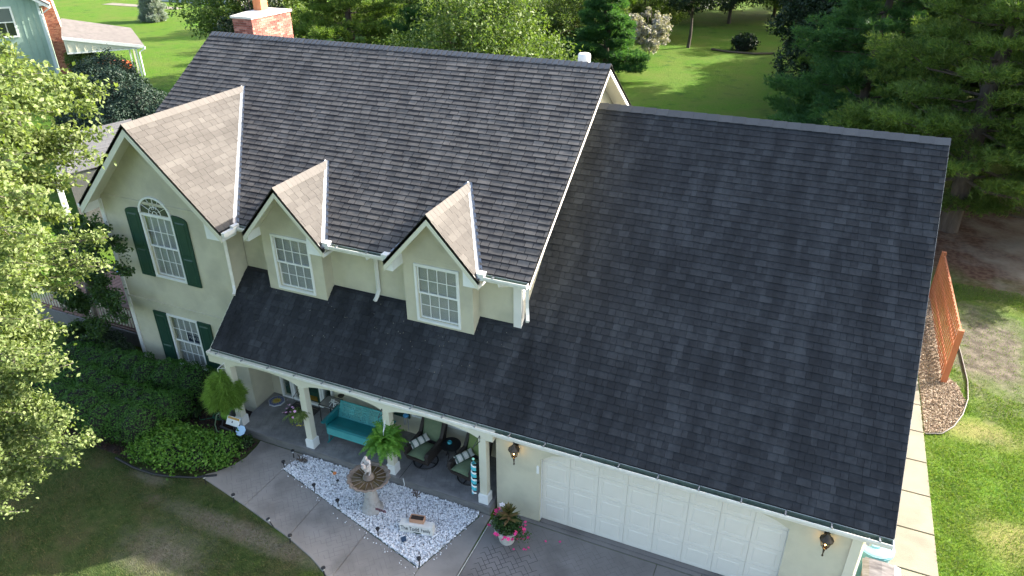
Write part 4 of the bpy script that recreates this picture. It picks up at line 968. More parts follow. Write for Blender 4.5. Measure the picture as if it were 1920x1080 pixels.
# ray helper: a place in the yard seen in a direction, at a chosen depth y
def at(px,py,y):
    d=f+r2*((px-960)/1352.87)-u2*((py-540)/1352.87); t=(y-co.matrix_world.translation.y)/d.y; return co.matrix_world.translation+d*t
def onground(px,py,z=0):
    d=f+r2*((px-960)/1352.87)-u2*((py-540)/1352.87); t=(z-12.2291)/d.z; return co.matrix_world.translation+d*t
tips=[]
for px,py,y,k in [(20,85,-4,1),(70,110,-4,1),(120,140,-3.8,1),(170,160,-3.6,.7),(150,200,-4,1),(90,190,-4.4,1.3),(30,180,-5,1.5),(150,255,-4,1),(172,295,-3.8,.45),(110,280,-4.3,1.1),(50,270,-5,1.5),(-20,260,-5.5,1.4),
    (110,345,-4.4,.9),(130,410,-4.2,.6),(60,370,-5,1.3),(5,360,-5.5,1.4),(55,440,-5,.8),(-10,450,-5.5,1.3),(30,500,-5.2,.9),(30,570,-5.2,1),(-20,560,-5.6,1.3),
    (180,450,-3.6,.35),(195,500,-3.4,.5),(130,520,-3.8,.8),(100,545,-4,.5),(60,640,-4.9,.8),(10,650,-5.4,1.3),(105,622,-4.6,.25),(60,700,-5,.9),(110,690,-4.8,.3),(20,740,-5.3,1.3),(80,770,-5,1),(105,790,-4.9,.8),(150,832,-4.7,.45),(95,830,-5,.9),(30,830,-5.3,1.3),(120,860,-4.9,.4),(50,890,-5.2,.9),(20,930,-5.4,.5),(5,960,-5.4,.25),(-30,880,-5.6,1.2),(-50,700,-6,1.5),(-60,150,-5.6,1.4),(-80,400,-6,1.4)]:
    tips.append((at(px,py+(16 if py<200 else 0),y),k*(.8 if py<130 else 1)))
_r=random.Random(77)
for v in range(150,930,26):
    for q in range(2): tips.append((at(_r.uniform(-40,60 if v<800 else 25),v+_r.uniform(-12,12),-5.2+_r.uniform(-.6,.6)),.42))
tb=at(-150,1000,-7.5); tb=Vector((-4.6,-7.2,0))
spray_tree('birch_tree','tall bright green leafy tree filling the left edge in front of the house',(tb.x,tb.y,0),[(tb.x,tb.y,-.1),(tb.x+.2,tb.y+.1,2),(tb.x+.1,tb.y+.3,4),(tb.x+.4,tb.y+.4,6),(tb.x+.6,tb.y+.5,8),(tb.x+.7,tb.y+.6,9.6)],tips,5400,.075,m_leafA,11,spread=.44)
# shaded smaller tree at the corner of the house
tips=[(at(px,py,y),k) for px,py,y,k in [(200,430,.6,.8),(225,470,.5,.6),(238,510,.3,.5),(215,560,.3,.8),(235,600,.2,.5),(170,480,.8,1),(150,420,1.2,.7),(190,530,.5,1),(150,560,.8,1),(180,620,.4,1),(200,660,.3,.6),(140,620,.7,.9),(120,560,1,.8),(110,480,1.4,.8),(160,670,.5,.6),(100,640,.9,.7),(110,420,2,.7)]]
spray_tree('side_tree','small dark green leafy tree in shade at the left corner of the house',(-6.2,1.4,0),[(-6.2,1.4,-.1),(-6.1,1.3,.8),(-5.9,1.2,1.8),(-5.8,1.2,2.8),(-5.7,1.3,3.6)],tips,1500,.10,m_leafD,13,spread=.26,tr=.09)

# hedges and shrubs: lumpy body of leaf shells over a dark core
def shrub(name,label,cat,blobs,n,size,mat,seed=1,up=.6,thick=.12,z_min=.02):
    r_=np.random.default_rng(seed); c0=blobs[0][0]; t=thing(name,label,cat,(c0[0],c0[1],0)); mb=MB(); P=[];Nn=[]
    A=np.array([b[1][0]*b[1][1]+b[1][1]*b[1][2]+b[1][0]*b[1][2] for b in blobs]); A=A/A.sum()
    for (c,s),a in zip(blobs,A):
        m_=int(n*a); d=unit(r_.normal(size=(m_,3))); d[:,2]=np.where(r_.random(m_)<.75,np.abs(d[:,2]),d[:,2]); rad=1+r_.normal(0,thick*.5,m_)+.05*np.sin(d[:,0]*7+d[:,1]*9)+.05*np.sin(d[:,2]*8+d[:,1]*5)
        p=np.array(c)+d*np.array(s)*rad[:,None]; P.append(p); Nn.append(unit(d/np.array(s)))
        mb.lathe([(max(.01,math.cos(q))*.86,math.sin(q)*.86) for q in [R(-88),R(-60),R(-30),0,R(30),R(60),R(88)]],(0,0,0),12)
        k=12*7
        for i in range(len(mb.v)-k,len(mb.v)): v=mb.v[i]; mb.v[i]=(c[0]+v[0]*s[0],c[1]+v[1]*s[1],max(.01,c[2]+v[2]*s[2]))
    mb.build('inner_twigs',m_core,t)
    P=np.concatenate(P); Nn=np.concatenate(Nn)
    keep=P[:,2]>z_min
    for c,s in blobs: keep&=(((P-np.array(c))/(np.array(s)*.84))**2).sum(1)>1
    P=P[keep];Nn=Nn[keep]
    V,F=leaves(P,size,nrm=Nn,flat=up,r=r_); npmesh('foliage',V,F,mat,t); return t
hb=[]
for i in range(9):
    for j in range(3):
        x=-5.5+i*.52; y=-1.55+j*.72+(.10*i if j==2 else 0)*.6
        if x>-2.2 and j==0: y+=.15
        hb.append(((x+random.uniform(-.1,.1),y+random.uniform(-.1,.1),.45+random.uniform(-.03,.05)),(.52,.58,.55)))
hb.append(((-1.25,-.6,.42),(.42,.62,.48)))
shrub('boxwood_hedge','broad dark green clipped hedge in front of the left wing','hedge',hb,60000,.055,m_hedge,3,.55,.07)
lb=[((-.95,-1.85,.2),(.35,.3,.32)),((-.55,-1.65,.22),(.5,.45,.38)),((-.1,-1.75,.22),(.5,.42,.36)),((.4,-1.5,.2),(.5,.42,.34)),((.8,-1.15,.2),(.38,.4,.33)),((.15,-1.15,.18),(.5,.35,.30)),((-.4,-1.15,.16),(.45,.3,.30)),((-.85,-1.3,.2),(.3,.35,.36)),((1.0,-1.35,.12),(.2,.25,.2))]
shrub('spirea_shrub','low bright lime green leafy shrub beside the curved walkway','shrub',lb,12500,.085,m_lime,4,.40,.50)
shrub('dark_shrub','low dark shrub between hedge and the wing corner','shrub',[((-5.2,.75,.45),(.6,.5,.5)),((-4.5,.55,.4),(.5,.45,.45)),((-5.9,.4,.4),(.5,.5,.45))],14000,.06,m_leafK,5,.4,.2)
shrub('fern_clump','small green leafy clump in shade at the foot of the porch','shrub',[((1.05,-.62,.1),(.18,.2,.15)),((.85,-.75,.1),(.2,.2,.14))],900,.07,m_leafD,6,.3,.3)
shrub('hosta_plant','small leafy green plant on the mulch by the hedge end','plant',[((-1.0,.15,.15),(.16,.16,.2)),((-.95,-.25,.12),(.14,.14,.15))],260,.12,m_leafD,7,.3,.3)
yb=[((-21.5,16,1.6),(2.0,1.8,2.4)),((-23.3,16.2,1.7),(1.6,1.6,2.5)),((-19.6,15.8,1.2),(1.6,1.6,2.2)),((-17.8,15.6,.9),(1.6,1.5,1.8)),((-22.3,14.6,1.3),(1.6,1.4,1.8)),((-20,14.3,1.0),(1.7,1.4,1.7)),((-16.3,15.2,.6),(1.5,1.4,1.5)),((-23.6,17.6,2.0),(1.5,1.5,2.4))]
shrub('yew_shrub','large dark evergreen shrub mass behind the left gable','shrub',yb,70000,.13,m_yew,8,.45,.14)

# --- background trees
pine(18.45,21.1,17,6.2,'large pine with thick ridged trunk behind the garage roof end',z0=2.2,seed=21,ntuft=16000,k=9,ln=.24,wd=.034,trunk_r=.40)
pine(14.6,27.5,15,4.6,'bright edged pine just left of the big trunk, reaching over the lawn',z0=1.6,seed=22,ntuft=12000,k=9,ln=.26,wd=.036,mat=m_needleB)
pT=pine(23.6,27.0,17,5.6,'dark pine behind the big trunk at the right edge',z0=2.2,seed=23,ntuft=12000,k=9,ln=.26,wd=.038)
pine(21.9,21.0,12,3.9,'low spreading pine at the right edge beside bare ground',z0=1.3,seed=24,ntuft=10000,k=9,ln=.24,wd=.034)
GR='pines massed behind the garage'
for x,y,s,a,l in ((20.5,33,1.0,1.2,'pine standing behind the gap between two nearer pines'),(29,30,1.05,2.6,'pine beyond the low spreading one at the far right'),(16.5,36,.95,4.0,'pine half hidden behind the bright edged pine'),(25,40,1.1,5.0,'distant pine at the top right corner'),(37,35,.9,.6,'pine standing outside the right of the lawn'),(31,38,1.1,3.3,'distant pine furthest to the right')):
    retree(pT,x,y,s,a,l,GR)
dark=deciduous(12.6,39.5,13,3.6,42000,.22,m_leafK,'tall dark broadleaf tree left of the pines at the lawn edge',z0=.2,seed=31,trunk_r=.2,blobs=40)
bk=deciduous(-3.6,23.5,8.6,4.6,46000,.19,m_leafB,'bushy mid green tree rising behind the ridge centre',z0=.5,seed=32,trunk_r=.18,blobs=46)
pine(-9.4,57,18,5.0,'tall pine with bare dark trunk right of the bushy tree',z0=2.2,seed=33,ntuft=12000,k=8,ln=.34,wd=.055,trunk_r=.32,mat=m_needleL)
pine(-3.0,43.5,6.6,3.4,'low blue green conifer on the lawn beyond the roof vent',z0=.7,seed=34,ntuft=9000,k=8,ln=.28,wd=.05,mat=m_needleB,dead=False)
deciduous(-.9,48.8,4.6,1.9,7000,.22,fmat('blossom',(.22,.21,.18),(.36,.34,.31),(.48,.46,.43),.2),'pale blossoming shrub beside the low conifer',z0=.5,seed=35,trunk_r=.06,blobs=14,name='flowering_tree')
sm=deciduous(.9,56.2,7.2,3.4,12000,.26,m_leafK,'small dark tree with a bare stem on the back lawn',z0=2.6,seed=36,trunk_r=.16,blobs=22)
p2=pine(-14.5,27.5,14,5.2,'spreading pine just right of the chimney',z0=1.5,seed=37,ntuft=13000,k=9,ln=.26,wd=.04,mat=m_needleL)
pine(-8.8,30.0,15,4.2,'darker pine between chimney pine and the bushy tree',z0=1.5,seed=38,ntuft=11000,k=9,ln=.28,wd=.042,mat=m_needleB)
deciduous(-24.5,31.5,11,5.0,26000,.26,m_leafB,'leafy tree left of the chimney top at the lawn edge',z0=.3,seed=39,trunk_r=.2,blobs=34)
deciduous(-21,26.5,7.5,2.6,16000,.20,m_leafK,'dark tree directly behind the chimney',z0=.2,seed=40,blobs=24)
G2='far trees closing the back lawn'
n=0
DES=['far tree above the left part of the ridge','far tree behind the spreading pine','far tree behind the bushy ridge tree','far tree behind the bare pine trunk','far tree over the low conifer','far tree at the top centre','far tree above the small dark tree','far tree above the sunny strip','far tree behind the leaning small tree','far tree left of the dark tall tree','far tree behind the dark tall tree','far tree at the top right of the lawn','far tree hidden by the pines','far tree near the left back lawn corner']
for (x,y,s) in ((-30,60,1.0),(-24,52,1.1),(-20,66,1.2),(-14,72,1.15),(-8,80,1.2),(-4,70,.9),(1,82,1.2),(6,78,1.1),(12,84,1.2),(14,72,1.0),(18,60,1.1),(22,52,1.1),(26,62,1.3),(-36,66,.8)):
    src=(dark,bk,pT)[n%3]; retree(src,x,y,s,n*1.3,DES[n],G2); n+=1
# trees outside the frame that shade the back lawn
for x,y,s,a,l in ((33,48,1.3,.3,'tall tree outside the frame shading the back lawn'),(24,74,1.2,1.9,'tall tree far right at the end of the lawn'),(-8,94,1.3,.9,'large tree at the far end of the left lawn')): retree(dark,x,y,s,a,l)
retree(dark,14.6,49,1.05,2.2,'dark broadleaf tree right behind the tall dark one'); retree(dark,21,43.5,1.1,4.2,'dark broadleaf tree deep among the pines')
# low shrub and stones on the back lawn
shrub('lawn_shrub','small dark shrub alone on the shaded back lawn','shrub',[((5.6,56.8,.5),(1.0,.8,.8))],1600,.22,m_leafK,9,.4,.2)
tag(MB().tube([(3.0,55.9,.08),(4.5,55.3,.08),(6.6,55.2,.08),(8.2,56.0,.08)],.10,5).build('bed_edging',M('brown_edging',(.12,.09,.06),.9)),'thin brown edging in front of the lone lawn shrub','edging')
retree(bk,-6.6,47,.72,1.1,'leafy bush tree beside the bare pine trunk'); retree(bk,-11.5,45,.8,3.1,'leafy bush tree behind the ridge pines')
retree(dark,-13.5,50,.7,2.0,'dark bushy tree far behind the ridge pines'); retree(dark,18.4,46.5,1.15,.7,'broadleaf tree shading the back lawn from the pines'); retree(dark,2.2,71,1.0,.4,'dark tree behind the lone lawn shrub'); retree(dark,8.5,73,1.15,2.4,'dark tree closing the sunny strip of lawn'); retree(bk,-4.2,60,.8,5,'pale bushy tree behind the blossoming shrub')
# small silver spruce
pine(-55.4,49.6,5.4,1.45,'young silver blue spruce alone on the sunny left lawn',z0=.1,seed=41,ntuft=9000,k=8,ln=.22,wd=.05,trunk_r=.09,levels=14,mat=fmat('silver_needle',(.16,.20,.17),(.28,.33,.30),(.42,.46,.43),.15),name='spruce_tree',dead=False,top_pow=1.0,upturn=.05)

# ============================================================= NEIGHBOUR'S HOUSE, CARPORT, TRACTOR
m_teal=M('pale_teal_siding',[(.24,.34,.29),(.29,.40,.34)],.7,2)
NB=Vector((-41.49,27.25,0)); ang=math.atan2(.75,.66)
nb=thing('neighbour_house','pale teal board and batten house with white trimmed window at the top left','house',tuple(NB),ang)
b_=lambda mb,n_,m_,p_=None: mb.build(n_,m_,p_ or nb,local=True)
b_(MB().box(-9,0,.0,9,0,5.6),'wall',m_teal)
b_(MB().prism([(-9.0,5.6),(.0,5.6),(-4.5,8.6)],'y',0,9),'gable_wall',m_teal)
x=-8.9; bt=b_(MB().box(-.03,.03,-.03,0,0,5.5),'batten',m_teal); bt.location=(-.45,0,0)
for i in range(1,20): 
    if not(-2.9<-.45-i*.42<-1.55): inst(bt,'batten',nb,(0,0,0)).location=(-.45-i*.42,0,0)
b_(MB().box(-9,0.0,-.02,0,.55,.60),'base_trim',m_teal)
b_(MB().box(-.10,.06,-.05,.06,0,5.3),'corner_board',M('pale_trim',[(.50,.58,.58),(.58,.66,.66)],.6,3))
b_(MB().bar((.75,-.55,5.05),(-4.5,-.55,8.7),(0,0,-.28),(0,.05,0)).bar((-9.75,-.55,5.05),(-4.5,-.55,8.7),(0,0,-.28),(0,.05,0)),'rake_board',m_white)
b_(MB().bar((.8,-.6,5.10),(-4.5,-.6,8.78),(0,0,-.10),(0,10,0)).bar((-9.8,-.6,5.10),(-4.5,-.6,8.78),(0,0,-.10),(0,10,0)),'roof',m_sh_tan_lit)
b_(MB().prism([(.12,5.0),(.78,5.0),(.78,5.14),(.12,5.6)],'y',-.5,.5),'eave_return',m_white)
b_(MB().tube([(.82,-.45,5.02),(.80,-.4,4.85),(.35,-.15,4.55),(.12,-.08,4.4),(.10,-.08,.1)],.05,4),'downspout',m_white)
wn=b_(MB().box(-3.0,-1.72,-.06,0,2.9,3.02).box(-3.0,-1.72,-.06,0,4.9,5.02).box(-3.0,-2.88,-.06,0,3.02,4.9).box(-1.84,-1.72,-.06,0,3.02,4.9).box(-2.88,-1.84,-.05,0,3.93,4.0),'window',m_white)
b_(MB().box(-2.88,-1.84,-.02,-.01,3.02,3.93),'pane',M('far_glass',(.02,.025,.03),.15,spec=.9),wn); b_(MB().box(-2.88,-1.84,-.03,-.021,4.0,4.9),'pane',M('far_glass_b',(.10,.12,.14),.15,spec=.9),wn)
b_(MB().box(-2.40,-2.34,-.025,-.015,3.02,4.9),'curtain_edge',m_blind,wn)
# its brick chimney
chn=b_(MB().prism([(.18,0),(1.55,0),(1.50,2.4),(1.10,3.0),(.80,6.6),(.22,6.6)],'y',.05,1.3),'chimney',m_mort)
bb=MB(); z=.03; row=0; rr=random.Random(6)
while z<6.55:
    xm=np.interp(z,[0,2.4,3.0,6.6],[1.55,1.50,1.10,.80]); p=.18-(row%2)*.11
    while p<xm:
        a,b=max(p,.18),min(p+.215,xm)
        if b-a>.04: bb.box(a,b,.03-rr.uniform(0,.012),.05,z,z+.062)
        p+=.23
    z+=.078; row+=1
tag(b_(bb,'bricks',M('orange_brick',[(.26,.07,.04),(.45,.15,.08),(.58,.26,.15)],.9,0,island=1),chn),kind='stuff')
# carport lean-to
cp=thing('carport','low open carport with pale shingle roof, white posts and battened gable end','carport',(-38,28.5,0),world=False)
cp.location=tuple(NB); cp.rotation_euler.z=ang
c_=lambda mb,n_,m_,p_=None: mb.build(n_,m_,p_ or cp,local=True)
yy=-3.44
m_cpr=M('carport_roof',[(.11,.10,.095),(.155,.14,.132)],.9,3)
rp=[(1.25,yy,3.22),(6.42,yy,2.22),(5.75,yy-0+3.2,3.05),(1.25,yy+3.2,4.05)]
c_(MB().add(rp+[(a,b,c-.12) for a,b,c in rp],[(0,1,2,3),(4,7,6,5),(0,4,5,1),(1,5,6,2),(2,6,7,3),(3,7,4,0)]),'roof',m_cpr)
c_(MB().bar((1.25,yy-.03,3.22),(6.42,yy-.03,2.22),(0,0,-.22),(0,.03,0)),'fascia',m_white)
c_(MB().prism([(1.3,2.1),(5.9,2.05),(6.2,2.08),(1.3,2.98)],'y',yy+.05,yy+.10),'gable_wall',m_trimc)
for i in range(9):
    x=1.45+i*.5; q=MB().box(x,x+.05,yy+.02,yy+.05,2.12,3.0-(x-1.3)*.19); c_(q,'batten',m_trimc)
c_(MB().box(1.3,6.1,yy+.05,yy+.2,1.98,2.1),'beam',m_white)
for x,y in ((5.30,yy+.3),(5.55,yy+1.2),(5.75,yy+.05)): c_(MB().box(x,x+.10,y,y+.10,0,2.1),'post',m_white)
c_(MB().tube([(6.45,yy,2.12),(6.4,yy,1.95),(6.0,yy,1.75),(5.98,yy,.05)],.05,4),'downspout',m_white)
# orange tractor parked under it
m_or=M('orange_paint',[(.75,.13,.03),(.85,.18,.05)],.4,3); m_rub=M('rubber',(.015,.015,.016),.85)
tr=thing('tractor','small orange garden tractor with roll bar parked under the carport','tractor',(-37.2,28.9,0),.35,world=False)
t_=lambda mb,n_,m_,p_=None,sm=False: mb.build(n_,m_,p_ or tr,local=True,smooth=sm)
t_(MB().prism([(-.2,.45),(1.1,.45),(1.2,.6),(1.15,.95),(.9,1.05),(-.2,1.1)],'y',-.28,.28),'hood',m_or)
t_(MB().box(-1.0,-.2,-.35,.35,.40,.62),'deck',m_black)
t_(MB().prism([(-1.0,.62),(-.5,.62),(-.5,.72),(-.95,.75),(-1.05,1.15),(-1.12,1.15)],'y',-.24,.24),'seat',m_black)
for s in (-1,1):
    wh=MB()
    def wheel(cx,cz,rad,wd,y): 
        k=MB(); k.lathe([(rad*.35,-wd/2),(rad*.9,-wd/2),(rad,-wd/3),(rad,wd/3),(rad*.9,wd/2),(rad*.35,wd/2)],(0,0,0),18); k.v=[(cx+a,y+c,cz+b) for a,b,c in k.v]; return k
    t_(wheel(-.75,.48,.48,.26,s*.55),'wheel',m_rub,sm=True); t_(wheel(.85,.28,.28,.18,s*.42),'wheel',m_rub,sm=True)
    fd=MB().prism([(-.75+.60*math.cos(R(a)),.50+.60*math.sin(R(a))) for a in range(0,181,15)]+[(-.75+.54*math.cos(R(a)),.50+.54*math.sin(R(a))) for a in range(180,-1,-15)],'y',s*.55-.16,s*.55+.16); t_(fd,'fender',m_or)
t_(MB().tube([(-1.15,-.4,.6),(-1.15,-.4,1.75),(-1.15,.4,1.75),(-1.15,.4,.6)],.035,6),'roll_bar',m_black)
t_(MB().tube([(-.2,0,1.0),(-.35,0,1.2)],.02,5).tube([(-.37+.08*math.sin(k*.5),.17*math.cos(k*.5),1.2+.1*math.sin(k*.5)) for k in range(13)],.018,5),'steering_wheel',m_black)
shrub('round_bush','rounded sunlit bush between the brick chimney and the tractor','shrub',[((-39.9,28.4,.9),(1.1,1.0,1.1))],5200,.17,m_leafB,15,.4,.15)
tag(MB().box(-72,-60,57,58.6,0,.03).build('sidewalk_far',m_side),kind='structure').name='far_pavement'
tag(MB().box(-68,-55,62.2,64.5,0,.5).box(-60,-57,62.4,64.3,.5,.8).build('patio_wall',M('pale_block',[(.4,.42,.44),(.5,.52,.54)],.9,3)),'low pale grey block wall at the top of the left lawn','wall')

# ============================================================= SHED, DECK, UMBRELLA LEFT OF THE HOUSE
m_oldw=M('weathered_boards',[(.085,.083,.085),(.16,.155,.15),(.12,.115,.112)],.9,3,objr=.5,bump=.4,bscale=10,stretch=(1,6,1))
sh=thing('garden_shed','weathered grey boarded shed roof in shade behind the left gable','shed',(-16.2,10.3,0),math.atan2(-4,5),world=False)
s_=lambda mb,n_,m_,p_=None: mb.build(n_,m_,p_ or sh,local=True)
s_(MB().box(-3,3,-1.2,1.2,0,2.35),'wall',m_oldw)
pb=s_(MB().box(-.145,.145,-1.6,1.6,-.015,.015),'roof_board',m_oldw); pb.location=(-3.1,0,2.46); pb.rotation_euler.x=.12
for i in range(1,21): o=inst(pb,'roof_board',sh,(0,0,0)); o.location=(-3.1+i*.30,0,2.46+random.uniform(-.008,.008)); o.rotation_euler.x=.12
s_(MB().box(2.95,3.15,-1.7,-1.5,0,2.3),'corner_post',m_white)
m_deck=M('brown_decking',[(.10,.055,.045),(.17,.10,.08)],.8,4,objr=.5)
dk=thing('side_deck','low brown wooden deck with slim balusters left of the house, mostly under leaves','deck',(-7,1.5,0))
o=None
for i in range(24):
    q=MB().box(-9.4+i*.2,-9.22+i*.2,1.6,4.6,.62,.66)
    hp(q,'deck_board',m_deck,dk)
hp(MB().box(-9.4,-4.65,1.54,1.6,.15,.62),'skirt',m_oldw,dk)
for z in (.75,1.45): hp(MB().box(-9.4,-4.65,1.56,1.60,z,z+.05),'rail',m_deck,dk)

b0=MB().box(-.014,.014,-.014,.014,0,.66).build('baluster',m_trimc,dk,local=True); b0.location=(-9.3+7,1.58-1.5,.79)
for i in range(1,36): inst(b0,'baluster',dk,(-9.3+i*.132,1.58,.79))
hp(MB().box(-4.75,-4.65,1.52,1.62,0,1.55),'post',m_deck,dk)
um=thing('patio_umbrella','light blue patio umbrella seen through leaves left of the house','umbrella',(-6.0,3.6,0))
hp(MB().tube([(-6.0,3.6,.6),(-6.0,3.6,2.3)],.025,8),'pole',m_white,um)
hp(MB().lathe([(1.15,1.85),(.75,2.1),(.05,2.4)],(-6.0,3.6,0),8),'canopy',M('blue_canopy',[(.20,.42,.65),(.28,.52,.75)],.7,3),um)

# ============================================================= WOODEN SCREEN, BINS
m_red=M('cedar_stain',[(.30,.095,.042),(.42,.15,.07)],.65,3,objr=.5,bump=.2,bscale=12,stretch=(3,3,.6))
sc=thing('wooden_screen','tall red brown stained screen of vertical boards beside the garage','screen',(17.35,9.4,0))
for i in range(23):
    y=9.40+i*.225; hp(MB().obox((17.35,y,.90),.022,.075,1.66+.02*math.sin(i*2.1)),'board',m_red,sc)
for z in (.25,.95,1.55): hp(MB().box(17.40,17.44,9.3,14.45,z,z+.09),'rail',m_red,sc)
for y in (9.25,14.5): hp(MB().box(17.31,17.45,y-.06,y+.06,0,1.74),'post',m_red,sc)
m_tealb=M('aqua_plastic',[(.12,.34,.39),(.16,.42,.47)],.35,3,coat=.3)
bn=thing('round_bin','round aqua plastic bin with lid beside the garage corner','bin',(15.38,1.22,0))
hp(MB().lathe([(.24,.02),(.30,.80),(.335,.82),(.335,.86)],(15.38,1.22,0),28),'body',m_tealb,bn,smooth=True)
hp(MB().lathe([(.345,.84),(.345,.885),(.30,.90),(.28,.885),(.12,.90),(.10,.925),(.085,.905),(.01,.905)],(15.36,1.24,0),28),'lid',M('pale_aqua',[(.15,.33,.38),(.20,.40,.45)],.35,3),bn,smooth=True)
ct=thing('wheelie_bin','dark grey wheeled cart with a scuffed lid at the garage corner','bin',(15.42,.35,-.0))
m_cart=M('cart_plastic',[(.05,.047,.048),(.10,.095,.10)],.35,4,bump=.1,bscale=8,coat=.3); m_scuf=M('scuffed_lid',[(.05,.045,.045),(.11,.10,.10),(.17,.165,.17)],.3,3.5,stretch=(1,4,1),coat=.4)
hp(MB().hexa([(15.18,.08,.05),(15.66,.08,.05),(15.66,.62,.05),(15.18,.62,.05),(15.14,-.02,.925),(15.74,-.02,.925),(15.74,.68,.925),(15.14,.68,.925)]),'body',m_cart,ct)
lp=MB(); 
lpf=[(-.33,.0),(-.33,.05),(-.22,.11),(0,.13),(.22,.11),(.33,.05),(.33,.0)]
lp.prism([(15.44+a,.93+b*.6) for a,b in lpf],'y',-.07,.72)
hp(lp,'lid',m_scuf,ct); hp(MB().box(15.16,15.72,.73,.78,.86,.95),'handle',m_cart,ct)
for x in (15.13,15.71):
    k=MB().lathe([(.03,-.03),(.13,-.03),(.14,0),(.13,.03),(.03,.03)],(0,0,0),14); k.v=[(x+c,.66+a,.14+b) for a,b,c in k.v]; hp(k,'wheel',m_rub,ct)

# ============================================================= PORCH THINGS
F0=.229
m_aqua=M('teal_enamel',[(.010,.17,.19),(.015,.22,.235)],.35,3,coat=.3); m_aquaL=M('teal_enamel_light',[(.05,.30,.31),(.08,.38,.38)],.4,3,coat=.2)
gl=thing('porch_glider','vintage teal metal porch glider with perforated back panels','bench',(3.75,.5,F0))
x0,x1=3.0,4.62
def hp2(mb,n_,m_,p_,sm=False): return mb.build(n_,m_,p_,sm)
st=MB().prism([(.14,.36),(.14,.47),(.17,.50),(.25,.505),(.62,.44),(.66,.44),(.66,.41),(.25,.46),(.18,.45),(.17,.36)],'x',x0+.06,x1-.06); hp2(MB().add([(a,b,c+F0) for a,b,c in st.v],st.f),'seat',m_aqua,gl)
hp2(MB().box(x0+.06,x1-.06,.132,.150,F0+.26,F0+.46),'front_apron',m_aquaL,gl)
# perforated back: sheet leaning back, holes cut as a grid
bkm=MB(); nx,nz=86,26; bw=x1-x0-.12
def bp(i,j): 
    t=j/nz; return (x0+.06+bw*i/nx,.63+.16*t,F0+.42+.42*t)
cut=MB()
for i in range(nx):
    for j in range(nz):
        pan=(i%43); hole=(6<=pan<=36 and 4<=j<=22 and i%2==0 and j%2==0 and not(17<=pan<=25 and 10<=j<=16))
        if hole: continue
        cut.add([bp(i,j),bp(i+1,j),bp(i+1,j+1),bp(i,j+1)],[(0,1,2,3)])
o=hp2(cut,'backrest',m_aquaL,gl); md=o.modifiers.new('thickness','SOLIDIFY'); md.thickness=.012
hp2(MB().tube([bp(0,0),bp(0,nz),bp(nx,nz),bp(nx,0)],.013,6),'back_frame',m_aqua,gl)
for x in (x0,x1):
    s=1 if x==x0 else -1
    pr=MB().prism([(.16,F0+.24),(.66,F0+.24),(.74,F0+.62),(.16,F0+.62)],'x',x+.02*s,x+.035*s); hp2(pr,'side_panel',m_aqua,gl)
    hp2(MB().prism([(.06,F0+.63),(.06,F0+.655),(.80,F0+.675),(.80,F0+.65)],'x',x-.035,x+.06 if s>0 else x+.035),'armrest',m_aqua,gl)
    hp2(MB().tube([(x+.05*s,.10,F0+.01),(x+.05*s,.70,F0+.01)],.02,6).tube([(x+.05*s,.16,F0+.02),(x+.05*s,.22,F0+.30)],.014,5).tube([(x+.05*s,.62,F0+.02),(x+.05*s,.58,F0+.30)],.014,5),'leg',m_aqua,gl)
# swivel chairs
m_wick=M('dark_wicker',[(.018,.014,.012),(.045,.035,.030)],.6,60,bump=.6,bscale=120); m_cush=M('sage_cushion',[(.115,.165,.095),(.16,.21,.125)],.9,5,bump=.1,bscale=30); m_cush2=M('olive_cushion',[(.13,.19,.06),(.17,.235,.08)],.9,5)
def puffy(sx,sy,sz,n=8):
    """a pillow shape"""
    mb=MB(); vs=[]; 
    for side in (1,-1):
        for i in range(n+1):
            for j in range(n+1):
                a,b=i/n*2-1,j/n*2-1; h=(1-abs(a)**2.6)**.5*(1-abs(b)**2.6)**.5
                vs.append((a*sx/2*(1-.04*(1-abs(b))),b*sy/2*(1-.04*(1-abs(a))),side*sz/2*(.12*0+h)))
    m_=(n+1)**2; fs=[]
    for s_i in range(2):
        for i in range(n):
            for j in range(n):
                k=s_i*m_+i*(n+1)+j; q=(k,k+1,k+n+2,k+n+1); fs.append(q if s_i else q[::-1])
    return vs,fs
def stripe_mat():
    m=bpy.data.materials.new('striped_fabric'); m.use_nodes=True; t=m.node_tree; N=t.nodes; L=t.links; p=N['Principled BSDF']; p.inputs['Roughness'].default_value=.9
    tc=N.new('ShaderNodeTexCoord'); sx=N.new('ShaderNodeSeparateXYZ'); L.new(tc.outputs['Object'],sx.inputs[0])
    wv=N.new('ShaderNodeMath'); wv.operation='MULTIPLY'; L.new(sx.outputs[0],wv.inputs[0]); wv.inputs[1].default_value=42
    sn=N.new('ShaderNodeMath'); sn.operation='SINE'; L.new(wv.outputs[0],sn.inputs[0]); cr=N.new('ShaderNodeValToRGB'); cr.color_ramp.interpolation='CONSTANT'
    mr=N.new('ShaderNodeMapRange'); mr.inputs[1].default_value=-1; L.new(sn.outputs[0],mr.inputs[0]); L.new(mr.outputs[0],cr.inputs[0])
    e=cr.color_ramp.elements; e[0].color=(.10,.14,.12,1); e[1].color=(.62,.62,.58,1); e[1].position=.22; x=e.new(.6); x.color=(.20,.22,.15,1); x=e.new(.68); x.color=(.60,.60,.56,1)
    L.new(cr.outputs[0],p.inputs['Base Color']); return m
m_strp=stripe_mat()
